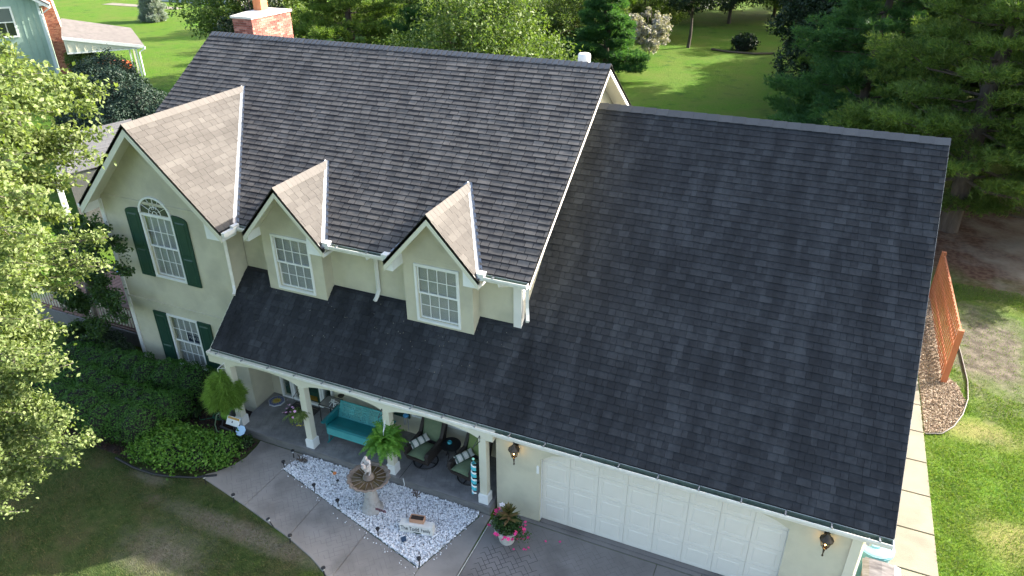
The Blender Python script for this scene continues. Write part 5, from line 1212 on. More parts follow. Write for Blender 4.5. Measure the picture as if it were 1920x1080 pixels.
def swivel(x,y,rz,label,plabel,cm2):
    t=thing('swivel_chair',label,'armchair',(x,y,F0),rz,'wicker swivel chairs on the porch',world=False)
    k=lambda mb,n_,m_,sm=False,p_=None: mb.build(n_,m_,p_ or t,local=True,smooth=sm)
    ring=[(.29*math.cos(a*math.pi/14),.05+.29*math.sin(a*math.pi/14),.02) for a in range(28)]
    k(MB().tube(ring,.017,6,closed=True).tube([(-.29,.05,.02),(.29,.05,.02)],.015,6).tube([(0,-.24,.02),(0,.34,.02)],.015,6),'swivel_base',m_black)
    k(MB().tube([(0,.05,.03),(0,.05,.26)],.035,10),'pivot',m_black)
    k(MB().hexa([(-.29,-.28,.24),(.29,-.28,.24),(.27,.34,.24),(-.27,.34,.24),(-.32,-.33,.38),(.32,-.33,.38),(.31,.38,.38),(-.31,.38,.38)]),'seat_frame',m_wick)
    for s in (-1,1):
        ap=[(-.33,.38),(.42,.38),(.50,.95),(.30,.62),(.05,.585),(-.30,.60),(-.36,.56)]
        k(MB().prism(ap,'x',s*.25,s*.335),'arm',m_wick)
    pr=[(.30,.38),(.42,.38),(.62,1.02),(.60,1.06),(.53,1.06)]
    k(MB().prism(pr,'x',-.335,.335),'back_frame',m_wick)
    vs,fs=puffy(.48,.60,.15); k(MB().add([(a,b-.06,c+.44) for a,b,c in vs],fs),'seat_cushion',m_cush,True)
    Rb=Matrix.Rotation(R(72),3,'X'); vs,fs=puffy(.50,.62,.15)
    k(MB().add([tuple(Rb@Vector(v)+Vector((0,.40,.76))) for v in vs],fs),'back_cushion',cm2,True)
    vs,fs=puffy(.46,.19,.13)
    M3=Matrix.Rotation(rz,3,'Z')
    pl=MB().add(vs,fs).build('throw_pillow',m_strp,None,True); pl.location=Vector((x,y,F0))+M3@Vector((-.13,.03,.60)); pl.rotation_euler=(R(35),R(-12),rz+R(58))
    tag(pl,plabel,'pillow','striped throw pillows'); return t
swivel(5.62,.42,R(-4),'dark wicker swivel chair with sage cushions beside the teal glider','striped pillow on the chair nearest the teal glider',m_cush)
swivel(6.82,.36,R(-8),'dark wicker swivel chair with olive back cushion beside the last porch column','striped pillow on the chair by the last porch column',m_cush2)
tb_=thing('side_table','small round black metal table between the two wicker chairs','table',(6.18,.72,F0))
hp2(MB().lathe([(.24,.50),(.25,.51),(.25,.53),(.01,.53)],(6.18,.72,F0),26),'table_top',m_black,tb_,True)
for a in range(3):
    c,s=math.cos(a*2.1+.5),math.sin(a*2.1+.5); hp2(MB().tube([(6.18+.2*c,.72+.2*s,F0+.5),(6.18+.10*c,.72+.10*s,F0+.28),(6.18+.24*c,.72+.24*s,F0)],.013,5),'leg',m_black,tb_)
tag(MB().lathe([(.03,0),(.055,.02),(.06,.05),(.045,.075),(.03,.07),(.02,.03)],(6.16,.72,F0+.531),16).build('glass_bowl',M('aqua_glass',(.05,.35,.42),.15,coat=.5),None,True),'small aqua glass bowl on the round black table','bowl')
wt=thing('wire_table','black wire framed table with a glass top in the corner left of the glider','table',(2.62,.92,F0))
fr=[(2.40,.72,F0+.55),(2.85,.72,F0+.55),(2.85,1.12,F0+.55),(2.40,1.12,F0+.55)]
hp2(MB().tube(fr,.014,5,closed=True),'rim',m_black,wt); hp2(MB().box(2.41,2.84,.73,1.11,F0+.545,F0+.555),'glass_top',M('grey_glass',(.22,.22,.21),.1,coat=.5),wt)
for a,b in ((2.40,.72),(2.85,.72),(2.85,1.12),(2.40,1.12)): hp2(MB().tube([(a,b,F0+.55),(a+.02,b,F0+.3),(a,b,F0)],.012,5),'leg',m_black,wt)
ob=thing('table_ornament','white and grey wire ornament on the corner table by the glider','ornament',(2.78,.85,F0+.556))
k=MB(); rr=random.Random(8)
for i in range(9): k.tube([(2.78,.85,F0+.57),(2.78+rr.uniform(-.1,.12),.85+rr.uniform(-.1,.08),F0+.62+rr.uniform(0,.12)),(2.80+rr.uniform(-.12,.16),.83+rr.uniform(-.12,.08),F0+.58+rr.uniform(0,.1))],.010,4)
hp2(k,'wire_loops',m_white,ob); hp2(MB().lathe([(.05,0),(.045,.02)],(2.78,.85,F0+.556),12),'base',m_black,ob)
lh=thing('candle_lantern','small black round hanging dish left of the glider back','ornament',(2.92,1.0,1.0))
hp2(MB().lathe([(.01,0),(.07,.015),(.085,.04),(.075,.045),(.01,.03)],(2.92,1.0,.98),16),'dish',m_black,lh,True); hp2(MB().tube([(2.92,1.0,1.01),(2.92,1.0,2.3)],.003,3),'chain',m_black,lh)
mt=thing('door_mat','dark grey door mat in front of the green front door','mat',(1.65,.85,F0)); hp2(MB().box(1.28,2.08,.58,1.14,F0+.003,F0+.016),'mat_body',M('mat_fibre',[(.03,.028,.028),(.06,.055,.05)],.95,60),mt)
hp2(MB().box(1.34,2.02,.64,.66,F0+.0165,F0+.018).box(1.34,2.02,1.06,1.08,F0+.0165,F0+.018),'mat_stripe',M('mat_border',(.16,.12,.09),.9),mt)
# mosaic stepping stone
ms=thing('mosaic_stone','blue octagonal mosaic stone with a yellow sun leaning by the porch corner','stone',(.80,.93,F0))
def ngon(n,r_,z,x,y,a0=0): return [(x+r_*math.cos(a0+2*math.pi*i/n),y+r_*math.sin(a0+2*math.pi*i/n),z) for i in range(n)]
hp2(MB().prism([(p_[0],p_[1]) for p_ in ngon(8,.225,0,.80,.93,R(22))],'z',F0+.002,F0+.035),'slab_edge',M('pale_stone',(.45,.47,.5),.8),ms)
hp2(MB().prism([(p_[0],p_[1]) for p_ in ngon(8,.205,0,.80,.93,R(22))],'z',F0+.0351,F0+.038),'blue_field',M('mosaic_blue',[(.05,.07,.20),(.14,.18,.36)],.4,30),ms)
for i in range(12):
    a=i*R(30); c,s=math.cos(a),math.sin(a); hp2(MB().prism([(.80+.06*c-.022*s,.93+.06*s+.022*c),(.80+.06*c+.022*s,.93+.06*s-.022*c),(.80+.155*c,.93+.155*s)],'z',F0+.0382,F0+.041),'sun_ray',M('mosaic_yellow',(.50,.40,.04),.4) if i==0 else bpy.data.materials['mosaic_yellow'],ms)
hp2(MB().lathe([(.06,.0382),(.055,.045),(.01,.047)],(.80,.93,F0),14),'sun_face',M('mosaic_gold',(.42,.28,.05),.4),ms)

# hanging brackets, ferns, baskets
def bracket(x,y,z,dx,dy,mat,parent):
    hp2(MB().tube([(x,y,z),(x+dx,y+dy,z),(x,y,z+.16),(x,y,z)],.010,4).tube([(x+dx,y+dy,z),(x+dx,y+dy,z-.10)],.005,4),'bracket',mat,parent)
def fern(name,label,x,y,z,n,L,wd,mat,droop,seed,up=.5,leafl=True):
    rr=random.Random(seed); t=thing(name,label,'fern',(x,y,z),group=None)
    hp2(MB().lathe([(.09,-.16),(.15,-.02),(.16,0),(.02,-.01)],(x,y,z),14),'pot',m_black,t)
    V=[];F=[]
    for i in range(n):
        a=rr.uniform(0,2*math.pi); el_=rr.uniform(-.1,1.35)*up+.15; l=L*rr.uniform(.6,1.1); p=Vector((x+rr.uniform(-.06,.06),y+rr.uniform(-.06,.06),z)); d=Vector((math.cos(a)*math.cos(el_),math.sin(a)*math.cos(el_),math.sin(el_)))
        segn=9; prev=None
        side=Vector((-math.sin(a),math.cos(a),0))
        for j in range(segn+1):
            tt=j/segn; w_=wd*math.sin(math.pi*min(1,.12+tt*.9))**.8*(1 if j<segn else .05)
            if j: p=p+d*l/segn; d=(d+Vector((0,0,-droop*(.6+tt)))/segn).normalized()
            k=len(V)
            if j and leafl:
                # a pair of leaflets per step, slightly folded upward
                for s in (1,-1):
                    for q in (0,.5):
                        b=p-d*l/segn*q; tip=b+side*s*w_+d*w_*.35+Vector((0,0,w_*.15*rr.uniform(-1,1))); hw=l/segn*.24
                        k=len(V); V+=[tuple(b-d*hw),tuple(b+d*hw),tuple(tip+d*hw*.3),tuple(tip-d*hw*.5)]; F.append((k,k+1,k+2,k+3))
    npmesh('foliage',np.array(V),np.array(F),mat,t); return t
m_fern=fmat('fern_leaf',(.05,.15,.015),(.09,.23,.025),(.16,.33,.05),.3); m_fernL=fmat('asparagus_fern',(.10,.19,.03),(.17,.29,.05),(.28,.42,.10),.42)
t=fern('boston_fern','large green hanging fern in front of the porch glider',5.13,-.42,1.34,150,.60,.075,m_fern,1.7,3,up=.85)
bracket(5.06,-.20,1.66,.07,-.22,m_white,t)
t=thing('asparagus_fern','round feathery light green hanging fern at the left porch column','fern',(.35,-.30,1.52))
r_=np.random.default_rng(44); n=4200; d=unit(r_.normal(size=(n,3))); q=r_.uniform(.3,1.0,(n,1))**.5*(1+.16*np.sin(d[:,:1]*9+d[:,1:2]*5)+.12*np.sin(d[:,1:2]*11+d[:,2:]*7)+r_.normal(0,.07,(n,1))); P=np.array((.35,-.30,1.45))+d*q*np.array((.43,.40,.36))+np.array((0,0,-.28))*np.linalg.norm(d[:,:2],axis=1,keepdims=True)**2*q
DD=unit(np.c_[d[:,:2],-.75*np.linalg.norm(d[:,:2],axis=1)+.1]); V,F=needles(P,DD,.17,.014,6,r_); npmesh('foliage',V,F,m_fernL,t)
hp2(MB().lathe([(.10,-.2),(.16,-.02),(.17,0),(.02,-.01)],(.35,-.30,1.4),14),'pot',m_black,t)
bracket(.50,-.20,1.98,-.16,-.10,m_white,t)
t=fern('flower_basket','hanging basket of mixed pink and yellow flowers by the second porch column',2.62,-.32,1.30,90,.34,.04,m_leafB,2.2,5)
bracket(2.70,-.20,1.82,-.08,-.12,m_black,t)
hp2(MB().tube([(2.62,-.32,1.75),(2.55,-.35,1.3)],.004,3).tube([(2.62,-.32,1.75),(2.7,-.3,1.3)],.004,3),'chain',m_black,t)
def flowers(parent,spots,r_,mat,name='flower',petals=5,cmat=None):
    pr=None
    for p_ in spots:
        if pr is None:
            k=MB(); k.add([(0,0,.004)]+[(r_*math.cos(2*math.pi*i/(petals*2))*(1 if i%2 else .62),r_*math.sin(2*math.pi*i/(petals*2))*(1 if i%2 else .62),.010) for i in range(petals*2)],[(0,1+i,1+(i+1)%(petals*2)) for i in range(petals*2)]); k.lathe([(r_*.25,.006),(r_*.2,.02)],(0,0,0),6)
            pr=k.build(name,mat,parent,local=True,norm=False); pr.location=Vector(p_)-OFF[parent.name]
        else: inst(pr,name,parent,p_,rot=(random.uniform(-.6,.6),random.uniform(-.6,.6),random.uniform(0,3)),scale=(random.uniform(.8,1.2),)*3)
rr=random.Random(12); m_pink=M('pink_petal',(.75,.04,.22),.6); m_lil=M('lilac_petal',(.52,.30,.45),.6); m_yel=M('yellow_petal',(.70,.60,.04),.6)
flowers(t,[(2.62+rr.uniform(-.28,.2),-.40+rr.uniform(-.14,.12),1.36+rr.uniform(-.05,.28)) for i in range(13)],.035,m_lil)
flowers(t,[(2.70+rr.uniform(-.12,.16),-.44+rr.uniform(-.1,.1),1.08+rr.uniform(-.06,.15)) for i in range(10)],.025,m_yel)
# wind chime and twisting spinner
wc=thing('wind_chime','silver tube wind chime with a blue top hanging by the first wicker chair','wind chime',(5.25,.35,1.2))
hp2(MB().tube([(5.25,.35,1.62),(5.25,.35,2.3)],.003,3),'cord',m_black,wc); hp2(MB().lathe([(.07,1.58),(.06,1.62),(.01,1.66)],(5.25,.35,0),12),'cap',M('blue_enamel',(.05,.22,.42),.4),wc)
for i in range(5): a=i*1.256; hp2(MB().tube([(5.25+.05*math.cos(a),.35+.05*math.sin(a),1.56),(5.25+.05*math.cos(a),.35+.05*math.sin(a),1.18+.05*i)],.009,6),'chime_tube',m_steel,wc)
sp=thing('wind_spinner','turquoise and white spiral wind spinner hanging at the last porch column','wind spinner',(7.36,-.42,1.6))
bracket(7.42,-.20,1.98,-.05,-.22,m_black,sp)
def helix(ph,rad,z0,z1,turns,wd):
    V=[];F=[];n=90
    for i in range(n+1):
        t=i/n; a=ph+turns*2*math.pi*t; z=z1+(z0-z1)*t; rr_=rad*(1-.15*abs(2*t-1))
        for h,q in ((-wd/2,1),(wd/2,.82)): V.append((7.36+rr_*q*math.cos(a),-.42+rr_*q*math.sin(a),z+h))
        if i: k=len(V)-4; F.append((k,k+1,k+3,k+2))
    m=MB(); m.add(V,F); return m
m_tq=M('turquoise_plastic',(.04,.42,.52),.3,coat=.4); m_tqw=M('white_plastic',(.7,.78,.8),.3,coat=.4)
for ph,mm in ((0,m_tq),(math.pi,m_tqw),(math.pi*.5,m_tq)):
    o=hp2(helix(ph,.062,.70,1.55,4.5,.035),'spiral_blade',mm,sp); md=o.modifiers.new('thickness','SOLIDIFY'); md.thickness=.004
hp2(MB().lathe([(.001,-.03),(.022,-.02),(.03,0),(.022,.02),(.001,.03)],(7.36,-.42,1.66),10),'bead',M('mint_bead',(.35,.75,.55),.3),sp,True); hp2(MB().tube([(7.36,-.42,1.98),(7.36,-.42,.66)],.003,3),'cord',m_black,sp)
for i,(x,lab) in enumerate(((5.00,'small black hook bracket high on the third porch column'),(2.70,'small black hook bracket on the second porch column above the basket'))):
    if i==0:
        h=thing('plant_hook',lab,'bracket',(x,-.2,1.95)); bracket(x,-.2,1.95,-.02,-.14,m_black,h)
# wall lanterns
m_brz=M('aged_bronze',[(.035,.028,.022),(.10,.075,.05)],.45,12,metal=.6); m_lg=glass('lantern_glass',(.8,.75,.65),.12)
def lantern(x,z,label):
    y=gy; t=thing('wall_lantern',label,'wall lamp',(x,y,z),group='lanterns beside the garage door'); c=(x,y-.15,z)
    hp2(MB().lathe([(.02,.02),(.05,.01),(.055,0)],(0,0,0),10).add([],[]) if 0 else MB().box(x-.05,x+.05,y-.02,y-.001,z-.16,z+.10),'back_plate',m_brz,t)
    hp2(MB().tube([(x,y-.02,z-.10),(x,y-.10,z-.22),(x,y-.15,z-.20)],.010,6),'arm',m_brz,t)
    q=lambda r0,z0,r1,z1: MB().lathe([(r0,z0),(r1,z1)],c,6)
    hp2(MB().lathe([(.012,-.40),(.02,-.38),(.010,-.34),(.018,-.26),(.03,-.20),(.055,-.17)],c,8),'finial',m_brz,t,True)
    gl_=hp2(MB().lathe([(.060,-.165),(.105,.02)],c,6),'glass_body',m_lg,t)
    k=MB()
    for i in range(6):
        a=2*math.pi*i/6; k.tube([(c[0]+.062*math.cos(a),c[1]+.062*math.sin(a),z-.165),(c[0]+.107*math.cos(a),c[1]+.107*math.sin(a),z+.02)],.006,4)
    hp2(k,'cage',m_brz,t); hp2(MB().lathe([(.125,.015),(.12,.035),(.06,.095),(.045,.11),(.05,.12),(.02,.15),(.012,.18),(.018,.195),(.005,.215)],c,12),'lamp_cap',m_brz,t)
    hp2(MB().lathe([(.012,-.12),(.014,-.07),(.022,-.05),(.026,-.02),(.015,.0)],c,8),'bulb',M('lit_bulb',(1,.85,.5),.5,emit=((1,.62,.22),9)),t,True)
lantern(8.20,2.00,'lit bronze lantern on the wall left of the garage door')
lantern(14.30,2.00,'lit bronze lantern on the wall right of the garage door')
tag(MB().box(8.665,8.715,gy-.03,gy-.002,1.42,1.62).build('door_keypad',m_white),'small white keypad on the wall at the left edge of the garage door','keypad')

# ============================================================= FRONT GARDEN THINGS
m_cast=M('cast_stone',[(.22,.21,.19),(.36,.35,.33),(.30,.28,.25)],.85,6,bump=.3,bscale=40); m_water=M('fountain_water',[(.06,.042,.022),(.11,.08,.045)],.08,4,coat=.6); m_rim=M('bowl_stone',[(.12,.095,.075),(.24,.20,.17)],.85,8,bump=.3,bscale=30)
fx,fy=5.15,-1.16
fo=thing('fountain','cast stone fountain with a scalloped bowl on a flared pedestal','fountain',(fx,fy,0))
hp2(MB().lathe([(.25,.0),(.25,.05),(.22,.08),(.19,.14),(.155,.34),(.13,.55),(.10,.70),(.12,.80)],(fx,fy,.02),12),'pedestal',m_cast,fo,True)
hp2(MB().lathe([(.12,.80),(.28,.86),(.42,.95),(.455,.985),(.44,1.0),(.40,.99),(.36,.95),(.22,.91),(.02,.90)],(fx,fy,0),96,wave=(.075,16,.26)),'bowl',m_rim,fo,'all')
hp2(MB().lathe([(.375,.955),(.01,.957)],(fx,fy,0),40),'water',m_water,fo)
rb=MB()
for i in range(16):
    a=2*math.pi*i/16; rb.bar((fx+.18*math.cos(a),fy+.18*math.sin(a),.952),(fx+.39*math.cos(a),fy+.39*math.sin(a),.975),(-.012*math.sin(a),.012*math.cos(a),0),(0,0,.012))
hp2(rb,'bowl_rib',m_rim,fo)
hp2(MB().lathe([(.10,.90),(.11,.94),(.13,.97),(.115,1.02),(.09,1.06),(.02,1.07)],(fx,fy,0),14),'statue_base',m_rim,fo,True)
# child statue: one continuous skinned body, kneeling slightly with an urn
def skin_figure(name,verts,edges,radii,mat,parent,sub=2,loc=(0,0,0)):
    me=bpy.data.meshes.new(name); me.from_pydata(verts,edges,[]); o=bpy.data.objects.new(name,me); C.objects.link(o); o.parent=parent; o.location=Vector(loc)
    sk=o.modifiers.new('skin','SKIN'); 
    for v,r_ in zip(me.skin_vertices[0].data,radii): v.radius=(r_,r_) if not isinstance(r_,tuple) else r_
    me.skin_vertices[0].data[0].use_root=True; sb=o.modifiers.new('sub','SUBSURF'); sb.levels=sub; sb.render_levels=sub; me.materials.append(mat)
    return o
SV=[(0,0,.24),(0,.005,.31),(0,.0,.385),(0,-.005,.425),(-.005,-.015,.475),(-.005,-.02,.53),
    (-.075,0,.40),(-.10,-.06,.33),(-.05,-.11,.30),(.075,0,.40),(.11,-.05,.34),(.06,-.10,.32),
    (-.045,0,.22),(-.055,-.03,.13),(-.05,0,.04),(-.055,-.05,.03),(.045,0,.22),(.05,.01,.12),(.045,.0,.04),(.05,-.05,.03)]
SE=[(0,1),(1,2),(2,3),(3,4),(4,5),(2,6),(6,7),(7,8),(2,9),(9,10),(10,11),(0,12),(12,13),(13,14),(14,15),(0,16),(16,17),(17,18),(18,19)]
SR=[.062,.058,.060,.026,.048,.040,.030,.022,.018,.030,.022,.018,.045,.034,.022,.014,.045,.034,.022,.014]
m_stat=M('statue_stone',[(.34,.31,.30),(.52,.49,.48)],.8,14,bump=.3,bscale=60)
stt=skin_figure('statue',SV,SE,SR,m_stat,fo,2,(0,0,1.05))
hp2(MB().lathe([(.02,.0),(.045,.03),(.05,.08),(.03,.12),(.038,.14),(.01,.13)],(fx,fy-.13,1.30),12),'statue_urn',m_stat,fo,True)
hp2(MB().lathe([(.07,0),(.075,.05),(.066,.12),(.05,.17)],(fx,fy,1.18),12,wave=(.12,8,.01)),'statue_drape',m_stat,fo,True)
# pump cable
tag(MB().tube([(5.45,-.30,.30),(5.50,-.34,.16),(5.50,-.42,.06),(5.42,-.52,.045),(5.30,-.62,.045),(5.30,-.80,.045),(5.22,-.95,.05)],.009,5).build('power_cord',m_white,None,True),'white cord running from the porch edge over pebbles to the fountain','cord')
# name block with painted lettering and a planter box on top
sg=thing('name_block','white painted block with hand lettered family name on the pebbles','sign',(6.42,-1.36,0),R(12),world=False)
sg_=lambda mb,n_,m_,p_=None: mb.build(n_,m_,p_ or sg,local=True)
sg_(MB().box(-.37,.37,-.07,.10,.02,.28),'block',M('chalky_paint',[(.55,.54,.50),(.70,.69,.65)],.85,6,bump=.3,bscale=30))
def text(s,size,loc,rot,mat,parent,name='lettering',ext=.002,sx=1):
    cu=bpy.data.curves.new('t','FONT'); cu.body=s; cu.size=size; cu.extrude=ext; cu.align_x='CENTER'; cu.align_y='CENTER'; o=bpy.data.objects.new('t',cu); C.objects.link(o)
    dg=bpy.context.evaluated_depsgraph_get(); me=bpy.data.meshes.new_from_object(o.evaluated_get(dg)); bpy.data.objects.remove(o); me.materials.clear(); me.materials.append(mat)
    q=bpy.data.objects.new(name,me); C.objects.link(q); q.parent=parent; q.location=loc; q.rotation_euler=rot; q.scale=(sx,1,1); return q
m_ink=M('black_paint',(.02,.025,.025),.7)
text('The',.16,(-.265,-.072,.175),(R(90),0,0),m_ink,sg,ext=.003,sx=.66); text('Todd',.16,(-.045,-.072,.172),(R(90),0,0),m_ink,sg,ext=.003,sx=.66); text('Family',.145,(.215,-.072,.168),(R(90),0,0),m_ink,sg,ext=.002,sx=.58)
sg_(MB().prism([(-.08,.06),(-.05,.085),(.09,.085),(.11,.05),(-.02,.045)],'y',-.0735,-.0705),'painted_leaf',M('dark_green_paint',(.03,.06,.045),.8))
pbx=thing('planter_box','small terracotta trough of dark soil behind the lettered block','planter',(6.40,-1.30,.28),R(12),world=False)
q_=lambda mb,n_,m_: mb.build(n_,m_,pbx,local=True)
q_(MB().box(-.16,.16,-.06,-.045,.0,.10).box(-.16,.16,.085,.10,.0,.10).box(-.16,-.145,-.045,.085,0,.10).box(.145,.16,-.045,.085,0,.10).box(-.145,.145,-.045,.085,0,.02),'trough',M('terracotta',[(.38,.20,.12),(.48,.28,.18)],.8,6)); q_(MB().box(-.144,.144,-.044,.084,.021,.08),'soil',m_soil)
# path lights
m_lens=M('clear_lens',(.5,.52,.52),.2,coat=.5)
def stake_light(x,y,label,group,dark=True,tilt=(0,0)):
    t=thing('path_light',label,'garden light',(x,y,0),0,group,world=False); t.rotation_euler=(tilt[0],tilt[1],0); k=lambda mb,n_,m_: mb.build(n_,m_,t,local=True,smooth=True)
    k(MB().tube([(0,0,-.02),(0,0,.20)],.012,6),'stake',m_black); k(MB().lathe([(.024,.19),(.034,.245)],(0,0,0),10),'lens',m_black if dark else m_lens); k(MB().lathe([(.020,.243),(.048,.250),(.046,.262),(.02,.275)],(0,0,0),12),'lamp_cap',m_black)
for (px,py),l in zip(((533,881),(590,925),(634,954),(709,1008),(786,1064)),('black path light at the far left corner of the pebbles','second black path light along the lower pebble edge','third black path light along the lower pebble edge, by the fountain','fourth black path light along the lower pebble edge, below the dark panel','black path light at the near tip of the pebbles')):
    p_=onground(px,py); stake_light(p_.x,p_.y+.02,l,'path lights in the pebbles')
for (px,py,tl),l in zip(((391,906,(0,0)),(444,940,(0,.1)),(518,986,(.1,-.35)),(549,1016,(0,.15)),(614,1078,(0,0))),('silver path light where shrub bed meets the walkway','silver path light second along the lawn edge of the walkway','tilted silver path light midway along the lawn edge','silver path light just past the tilted one on the lawn edge','silver path light at the bottom of the picture by the walkway')):
    p_=onground(px,py); stake_light(p_.x-.03,p_.y-.05,l,'path lights on the lawn edge',False,tl)
q=onground(549,862); stake_light(q.x,q.y+.05,'silver path light by the porch step at the pebble corner','path lights on the lawn edge',False)
# small stakes and ornaments in the pebbles
p_=onground(758,1020); so_=thing('solar_panel','small tilted dark solar panel on a stake in the pebbles','solar panel',(p_.x,p_.y,0)); hp2(MB().tube([(p_.x,p_.y,0),(p_.x,p_.y,.14)],.008,5),'stake',m_black,so_); hp2(MB().obox((p_.x,p_.y,.15),.11,.11,.012,Matrix.Rotation(R(35),3,'X')@Matrix.Rotation(R(35),3,'Z')),'panel',M('solar_cell',(.015,.03,.06),.15,coat=.5),so_)
p_=onground(717,985); ts=thing('little_sign','tiny black and pink sign on a thin stake by the fountain','garden stake',(p_.x,p_.y,0)); hp2(MB().tube([(p_.x+.05,p_.y-.0,0),(p_.x,p_.y,.42)],.005,4),'stake',m_black,ts); k=MB()
for i in range(6): k.obox((p_.x-.11+i*.045,p_.y,.45+.01*(i%2)),.034,.012,.055+.01*(i%3))
hp2(k,'cut_out_letters',M('pinkish_metal',[(.04,.02,.03),(.2,.08,.10)],.5,30),ts)
p_=onground(786,985); ws=thing('pinwheel','dark curled metal pinwheel on a thin stake at the porch edge','garden stake',(p_.x,p_.y,0)); hp2(MB().tube([(p_.x,p_.y,0),(p_.x,p_.y+.0,.92)],.006,4),'stake',m_black,ws)
for i in range(7):
    a=i*2*math.pi/7; pts=[(p_.x+.11*t*math.cos(a+t*1.4),p_.y-.01,.95+.11*t*math.sin(a+t*1.4)) for t in (.1,.4,.7,1)]; hp2(MB().tube(pts,.008,5,r1=.016),'blade',M('dull_copper',(.10,.08,.075),.4,metal=.7) if i==0 else bpy.data.materials['dull_copper'],ws)
for (px,py,hh,l) in ((763,970,.55,'thin bare dark stake left of the pinwheel'),(823,985,.62,'thin stake with a small crystal top right of the pinwheel')):
    p_=onground(px,py); s=thing('garden_stake',l,'garden stake',(p_.x,p_.y,0)); hp2(MB().tube([(p_.x,p_.y,0),(p_.x,p_.y,hh)],.005,4),'stake',m_black,s)
    k=MB()
    for i in range(5): a=i*1.26; k.tube([(p_.x,p_.y,hh),(p_.x+.04*math.cos(a),p_.y+.02*math.sin(a*2),hh+.03*math.sin(a)+.02)],.005,4)
    hp2(k,'topper',m_steel,s)
p_=onground(634,908); pk=thing('butterfly_stake','orange ornament with green leaf on a black stake in the pebbles','garden stake',(p_.x,p_.y,0)); hp2(MB().tube([(p_.x,p_.y,0),(p_.x-.01,p_.y,.14),(p_.x-.05,p_.y,.30)],.006,4),'stake',m_black,pk)
hp2(MB().lathe([(.01,-.03),(.04,-.02),(.048,0),(.035,.022),(.008,.03)],(p_.x-.05,p_.y,.33),10),'pumpkin',M('orange_glaze',(.62,.20,.05),.4),pk,True); hp2(MB().obox((p_.x-.11,p_.y,.35),.07,.02,.03,Matrix.Rotation(.5,3,'Y')),'leaf',m_leafD,pk); hp2(MB().lathe([(.01,-.03),(.04,0),(.01,.03)],(p_.x,p_.y,.12),8),'black_disc',m_black,pk,True)
p_=onground(565,866); rk=thing('driftwood','small knotted brown driftwood piece at the porch step corner','ornament',(p_.x,p_.y,0)); k=MB(); rr=random.Random(3)
for i in range(11): a=rr.uniform(0,6.3); k.tube([(p_.x+rr.uniform(-.1,.1),p_.y+rr.uniform(-.05,.05),.03),(p_.x+.12*math.cos(a),p_.y+.08*math.sin(a),.05+rr.uniform(0,.1)),(p_.x+.2*math.cos(a),p_.y+.1*math.sin(a),.03+rr.uniform(0,.12))],.022,5,r1=.006)
hp2(k,'knotted_wood',M('driftwood_brown',[(.05,.04,.035),(.16,.13,.11)],.9,20),rk)
# signs by the left column
sg1=thing('yard_sign','white rectangular yard sign with a gold header beside the left column','sign',(.70,-.52,0)); hp2(MB().tube([(.78,-.56,0),(.76,-.54,.50)],.008,5),'stake',m_steel,sg1)
Rt=Matrix.Rotation(R(-35),3,'X'); hp2(MB().obox((.68,-.50,.60),.40,.012,.22,Rt),'board',m_white,sg1); hp2(MB().obox(Vector((.68,-.50,.60))+Rt@Vector((0,-.0075,.072)),.36,.003,.055,Rt),'header_band',M('gold_print',(.48,.28,.07),.6),sg1)
hp2(MB().obox(Vector((.67,-.50,.60))+Rt@Vector((-.01,-.0075,-.02)),.03,.003,.05,Rt),'printed_mark',m_ink,sg1)
sg2=thing('octagon_sign','pale blue octagonal security sign on a stake beside the left column','sign',(1.02,-.62,0)); hp2(MB().tube([(1.06,-.66,0),(1.02,-.60,.42)],.009,5),'stake',m_black,sg2)
k=MB().prism([(.135*math.cos(R(22.5+45*i)),.135*math.sin(R(22.5+45*i))) for i in range(8)],'z',-.008,.008); Rt=Matrix.Rotation(R(38),3,'X'); hp2(MB().add([tuple(Rt@Vector(v)+Vector((1.0,-.62,.50))) for v in k.v],k.f),'board',M('pale_blue_sign',(.42,.62,.82),.4),sg2)
k=MB().prism([(.145*math.cos(R(22.5+45*i)),.145*math.sin(R(22.5+45*i))) for i in range(8)],'z',-.016,-.0085); hp2(MB().add([tuple(Rt@Vector(v)+Vector((1.0,-.62,.50))) for v in k.v],k.f),'border',M('navy_border',(.03,.06,.12),.5),sg2)
# hose reel and coil
hr=thing('hose_reel','grey hose reel wound with bright green hose beside the left column','hose reel',(.18,-.1,0)); m_hose=M('green_hose',(.16,.42,.05),.45); m_rg=M('reel_grey',(.10,.10,.11),.5)
for i in range(7): 
    hp2(MB().tube([(.02+.035*i,-.08+.17*math.cos(a*.45),.36+.17*math.sin(a*.45)) for a in range(14)],.019,6,closed=True),'hose_loop',m_hose,hr,True)
for x in (-.02,.29): k=MB().lathe([(.21,-.01),(.215,0),(.21,.01)],(0,0,0),20); hp2(MB().add([(x+c,-.08+a,.36+b) for a,b,c in k.v],k.f),'reel_flange',m_rg,hr)
hp2(MB().tube([(-.06,.05,.03),(-.06,-.08,.36),(-.06,-.24,.03)],.018,6).tube([(.33,.05,.03),(.33,-.08,.36),(.33,-.24,.03)],.018,6).tube([(-.06,-.30,.05),(.4,-.34,.05)],.03,6),'reel_stand',m_rg,hr)
hp2(MB().tube([(.02,-.2,.5),(-.10,-.30,.40),(-.12,-.40,.16),(0,-.48,.05),(.25,-.50,.05)],.016,6),'hose_end',M('pale_hose',(.24,.34,.20),.5),hr)
hs=[]; 
for i in range(46):
    a=i*.29; r_=.21-.0012*i; hs.append((-.35+r_*1.1*math.cos(a),.02+r_*.8*math.sin(a),.045+.0008*i))
hs+=[(-.75,-.30,.04),(-1.0,-.1,.04),(-1.05,.25,.04),(-.9,.55,.04)]
tag(MB().tube(hs,.012,6).build('garden_hose',M('dark_hose',(.015,.12,.07),.45),None,True),'thin dark green hose coiled on the mulch bed','hose')
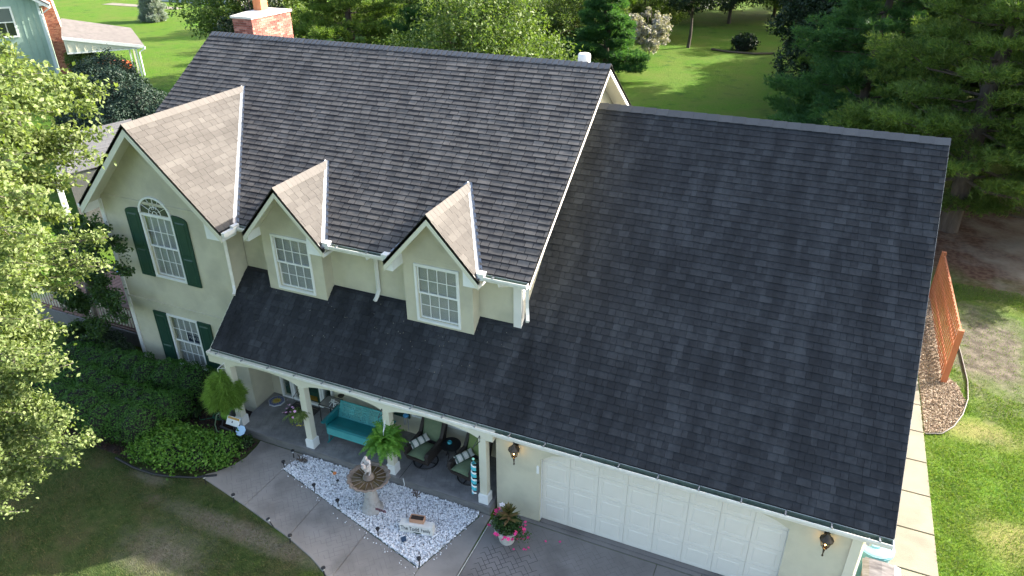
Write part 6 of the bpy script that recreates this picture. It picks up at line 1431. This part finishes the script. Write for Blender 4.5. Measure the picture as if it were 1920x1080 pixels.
# flower pot at the garage corner
fp=thing('flower_pot','cream flared flower pot spilling pink blooms at the garage wall','flower pot',(8.30,-.80,0))
hp2(MB().lathe([(.15,.0),(.165,.03),(.235,.34),(.265,.35),(.27,.40),(.24,.40),(.22,.36),(.01,.36)],(8.30,-.80,.022),26),'pot',M('cream_pot',[(.42,.41,.37),(.60,.59,.55)],.7,5,bump=.15,bscale=20),fp,True)
r_=np.random.default_rng(50); n=1700; d=unit(r_.normal(size=(n,3))); P=np.array((8.32,-.80,.52))+d*np.array([.33,.28,.16])*r_.uniform(.5,1.05,(n,1)); 
P=np.concatenate([P,np.array((8.66,-.86,.40))+r_.normal(size=(130,3))*np.array([.10,.08,.07]),np.array((8.05,-.75,.52))+r_.normal(size=(150,3))*np.array([.06,.08,.12])])
V,F=leaves(P,.055,r=r_); npmesh('foliage',V,F,m_leafD,fp)
tl=MB(); m_cord=fmat('cordyline_leaf',(.05,.05,.02),(.13,.13,.04),(.22,.10,.07),.25)
for i in range(30):
    a=i*2.4; lv=i/30; el_=.35+.9*lv; L=.34-.10*lv; b=Vector((8.33,-.78,.62+.28*lv)); dd=Vector((math.cos(a)*math.cos(el_),math.sin(a)*math.cos(el_),math.sin(el_))); sd=Vector((-math.sin(a),math.cos(a),0))*.038
    m1=b+dd*L*.5; e=b+dd*L+Vector((0,0,-.05)); k=len(tl.v); tl.add([b-sd*.3,b+sd*.3,m1+sd,e,m1-sd],[(0,1,2,3,4)])
hp2(tl,'cordyline_leaves',m_cord,fp); rr=random.Random(5)
flowers(fp,[(8.30+.36*math.cos(a)+rr.uniform(-.04,.04),-.82+.30*math.sin(a),.50+rr.uniform(-.12,.12)) for a in [rr.uniform(2.4,6.6) for _ in range(17)]]+[(8.02,-.68,.6),(8.0,-.72,.72),(8.03,-.62,.66),(8.68,-.70,.62),(8.72,-.9,.32),(8.80,-.84,.36)],.052,m_pink)
flowers(fp,[(8.13,-.66,.86),(8.18,-.68,.88)],.075,M('white_petal',(.75,.70,.70),.6),name='white_flower')
g='fallen pink petals on the driveway'
pp=None
for i,(px,py) in enumerate(((985,985),(970,1010),(963,1030),(982,1030),(991,1027),(1023,1015),(986,1031),(977,1010),(1050,1016))):
    p_=onground(px,py,.025); k=MB().add([(0,-.03,0),(.025,-.01,.012),(.02,.02,.004),(0,.03,.010),(-.022,.01,.002),(-.02,-.015,.012)],[(0,1,2,3,4,5)])
    o=k.build('fallen_petal',m_pink,None,norm=False); o.location=p_; o.rotation_euler=(random.uniform(-.3,.3),random.uniform(-.3,.3),random.uniform(0,6)); tag(o,'fallen pink petal on the driveway near the flower pot','petal',g)
# sign in the lower left window
ps=thing('window_sign','dark blue campaign sign with white lettering behind the lower left window','sign',(-1.93,1.105,1.50))
hp2(MB().box(-2.20,-1.66,1.104,1.108,1.34,1.66),'board',M('navy_print',(.012,.018,.09),.4),ps)
text('TRUMP',.135,(-1.93+1.93,1.1025-1.105,1.575-1.50),(R(90),0,0),m_white,ps,ext=.001); text('PENCE',.12,(0,1.1025-1.105,1.455-1.50),(R(90),0,0),m_white,ps,ext=.001)
# fallen leaves and specks on the porch roof, leaves on the lawn
sd=scatter_chips('roof_debris',[(0.9,.45),(7.4,.45),(7.4,1.5),(.9,1.5)],60,M('pale_speck',(.20,.19,.16),.9),(.016,.012,.005),0,'tiny pale leaves and grit lying on the porch roof','debris',seed=9)
me=sd.data
for v in me.vertices: v.co.z+=gz(v.co.y)+.012
print('OBJECTS',len(bpy.data.objects))
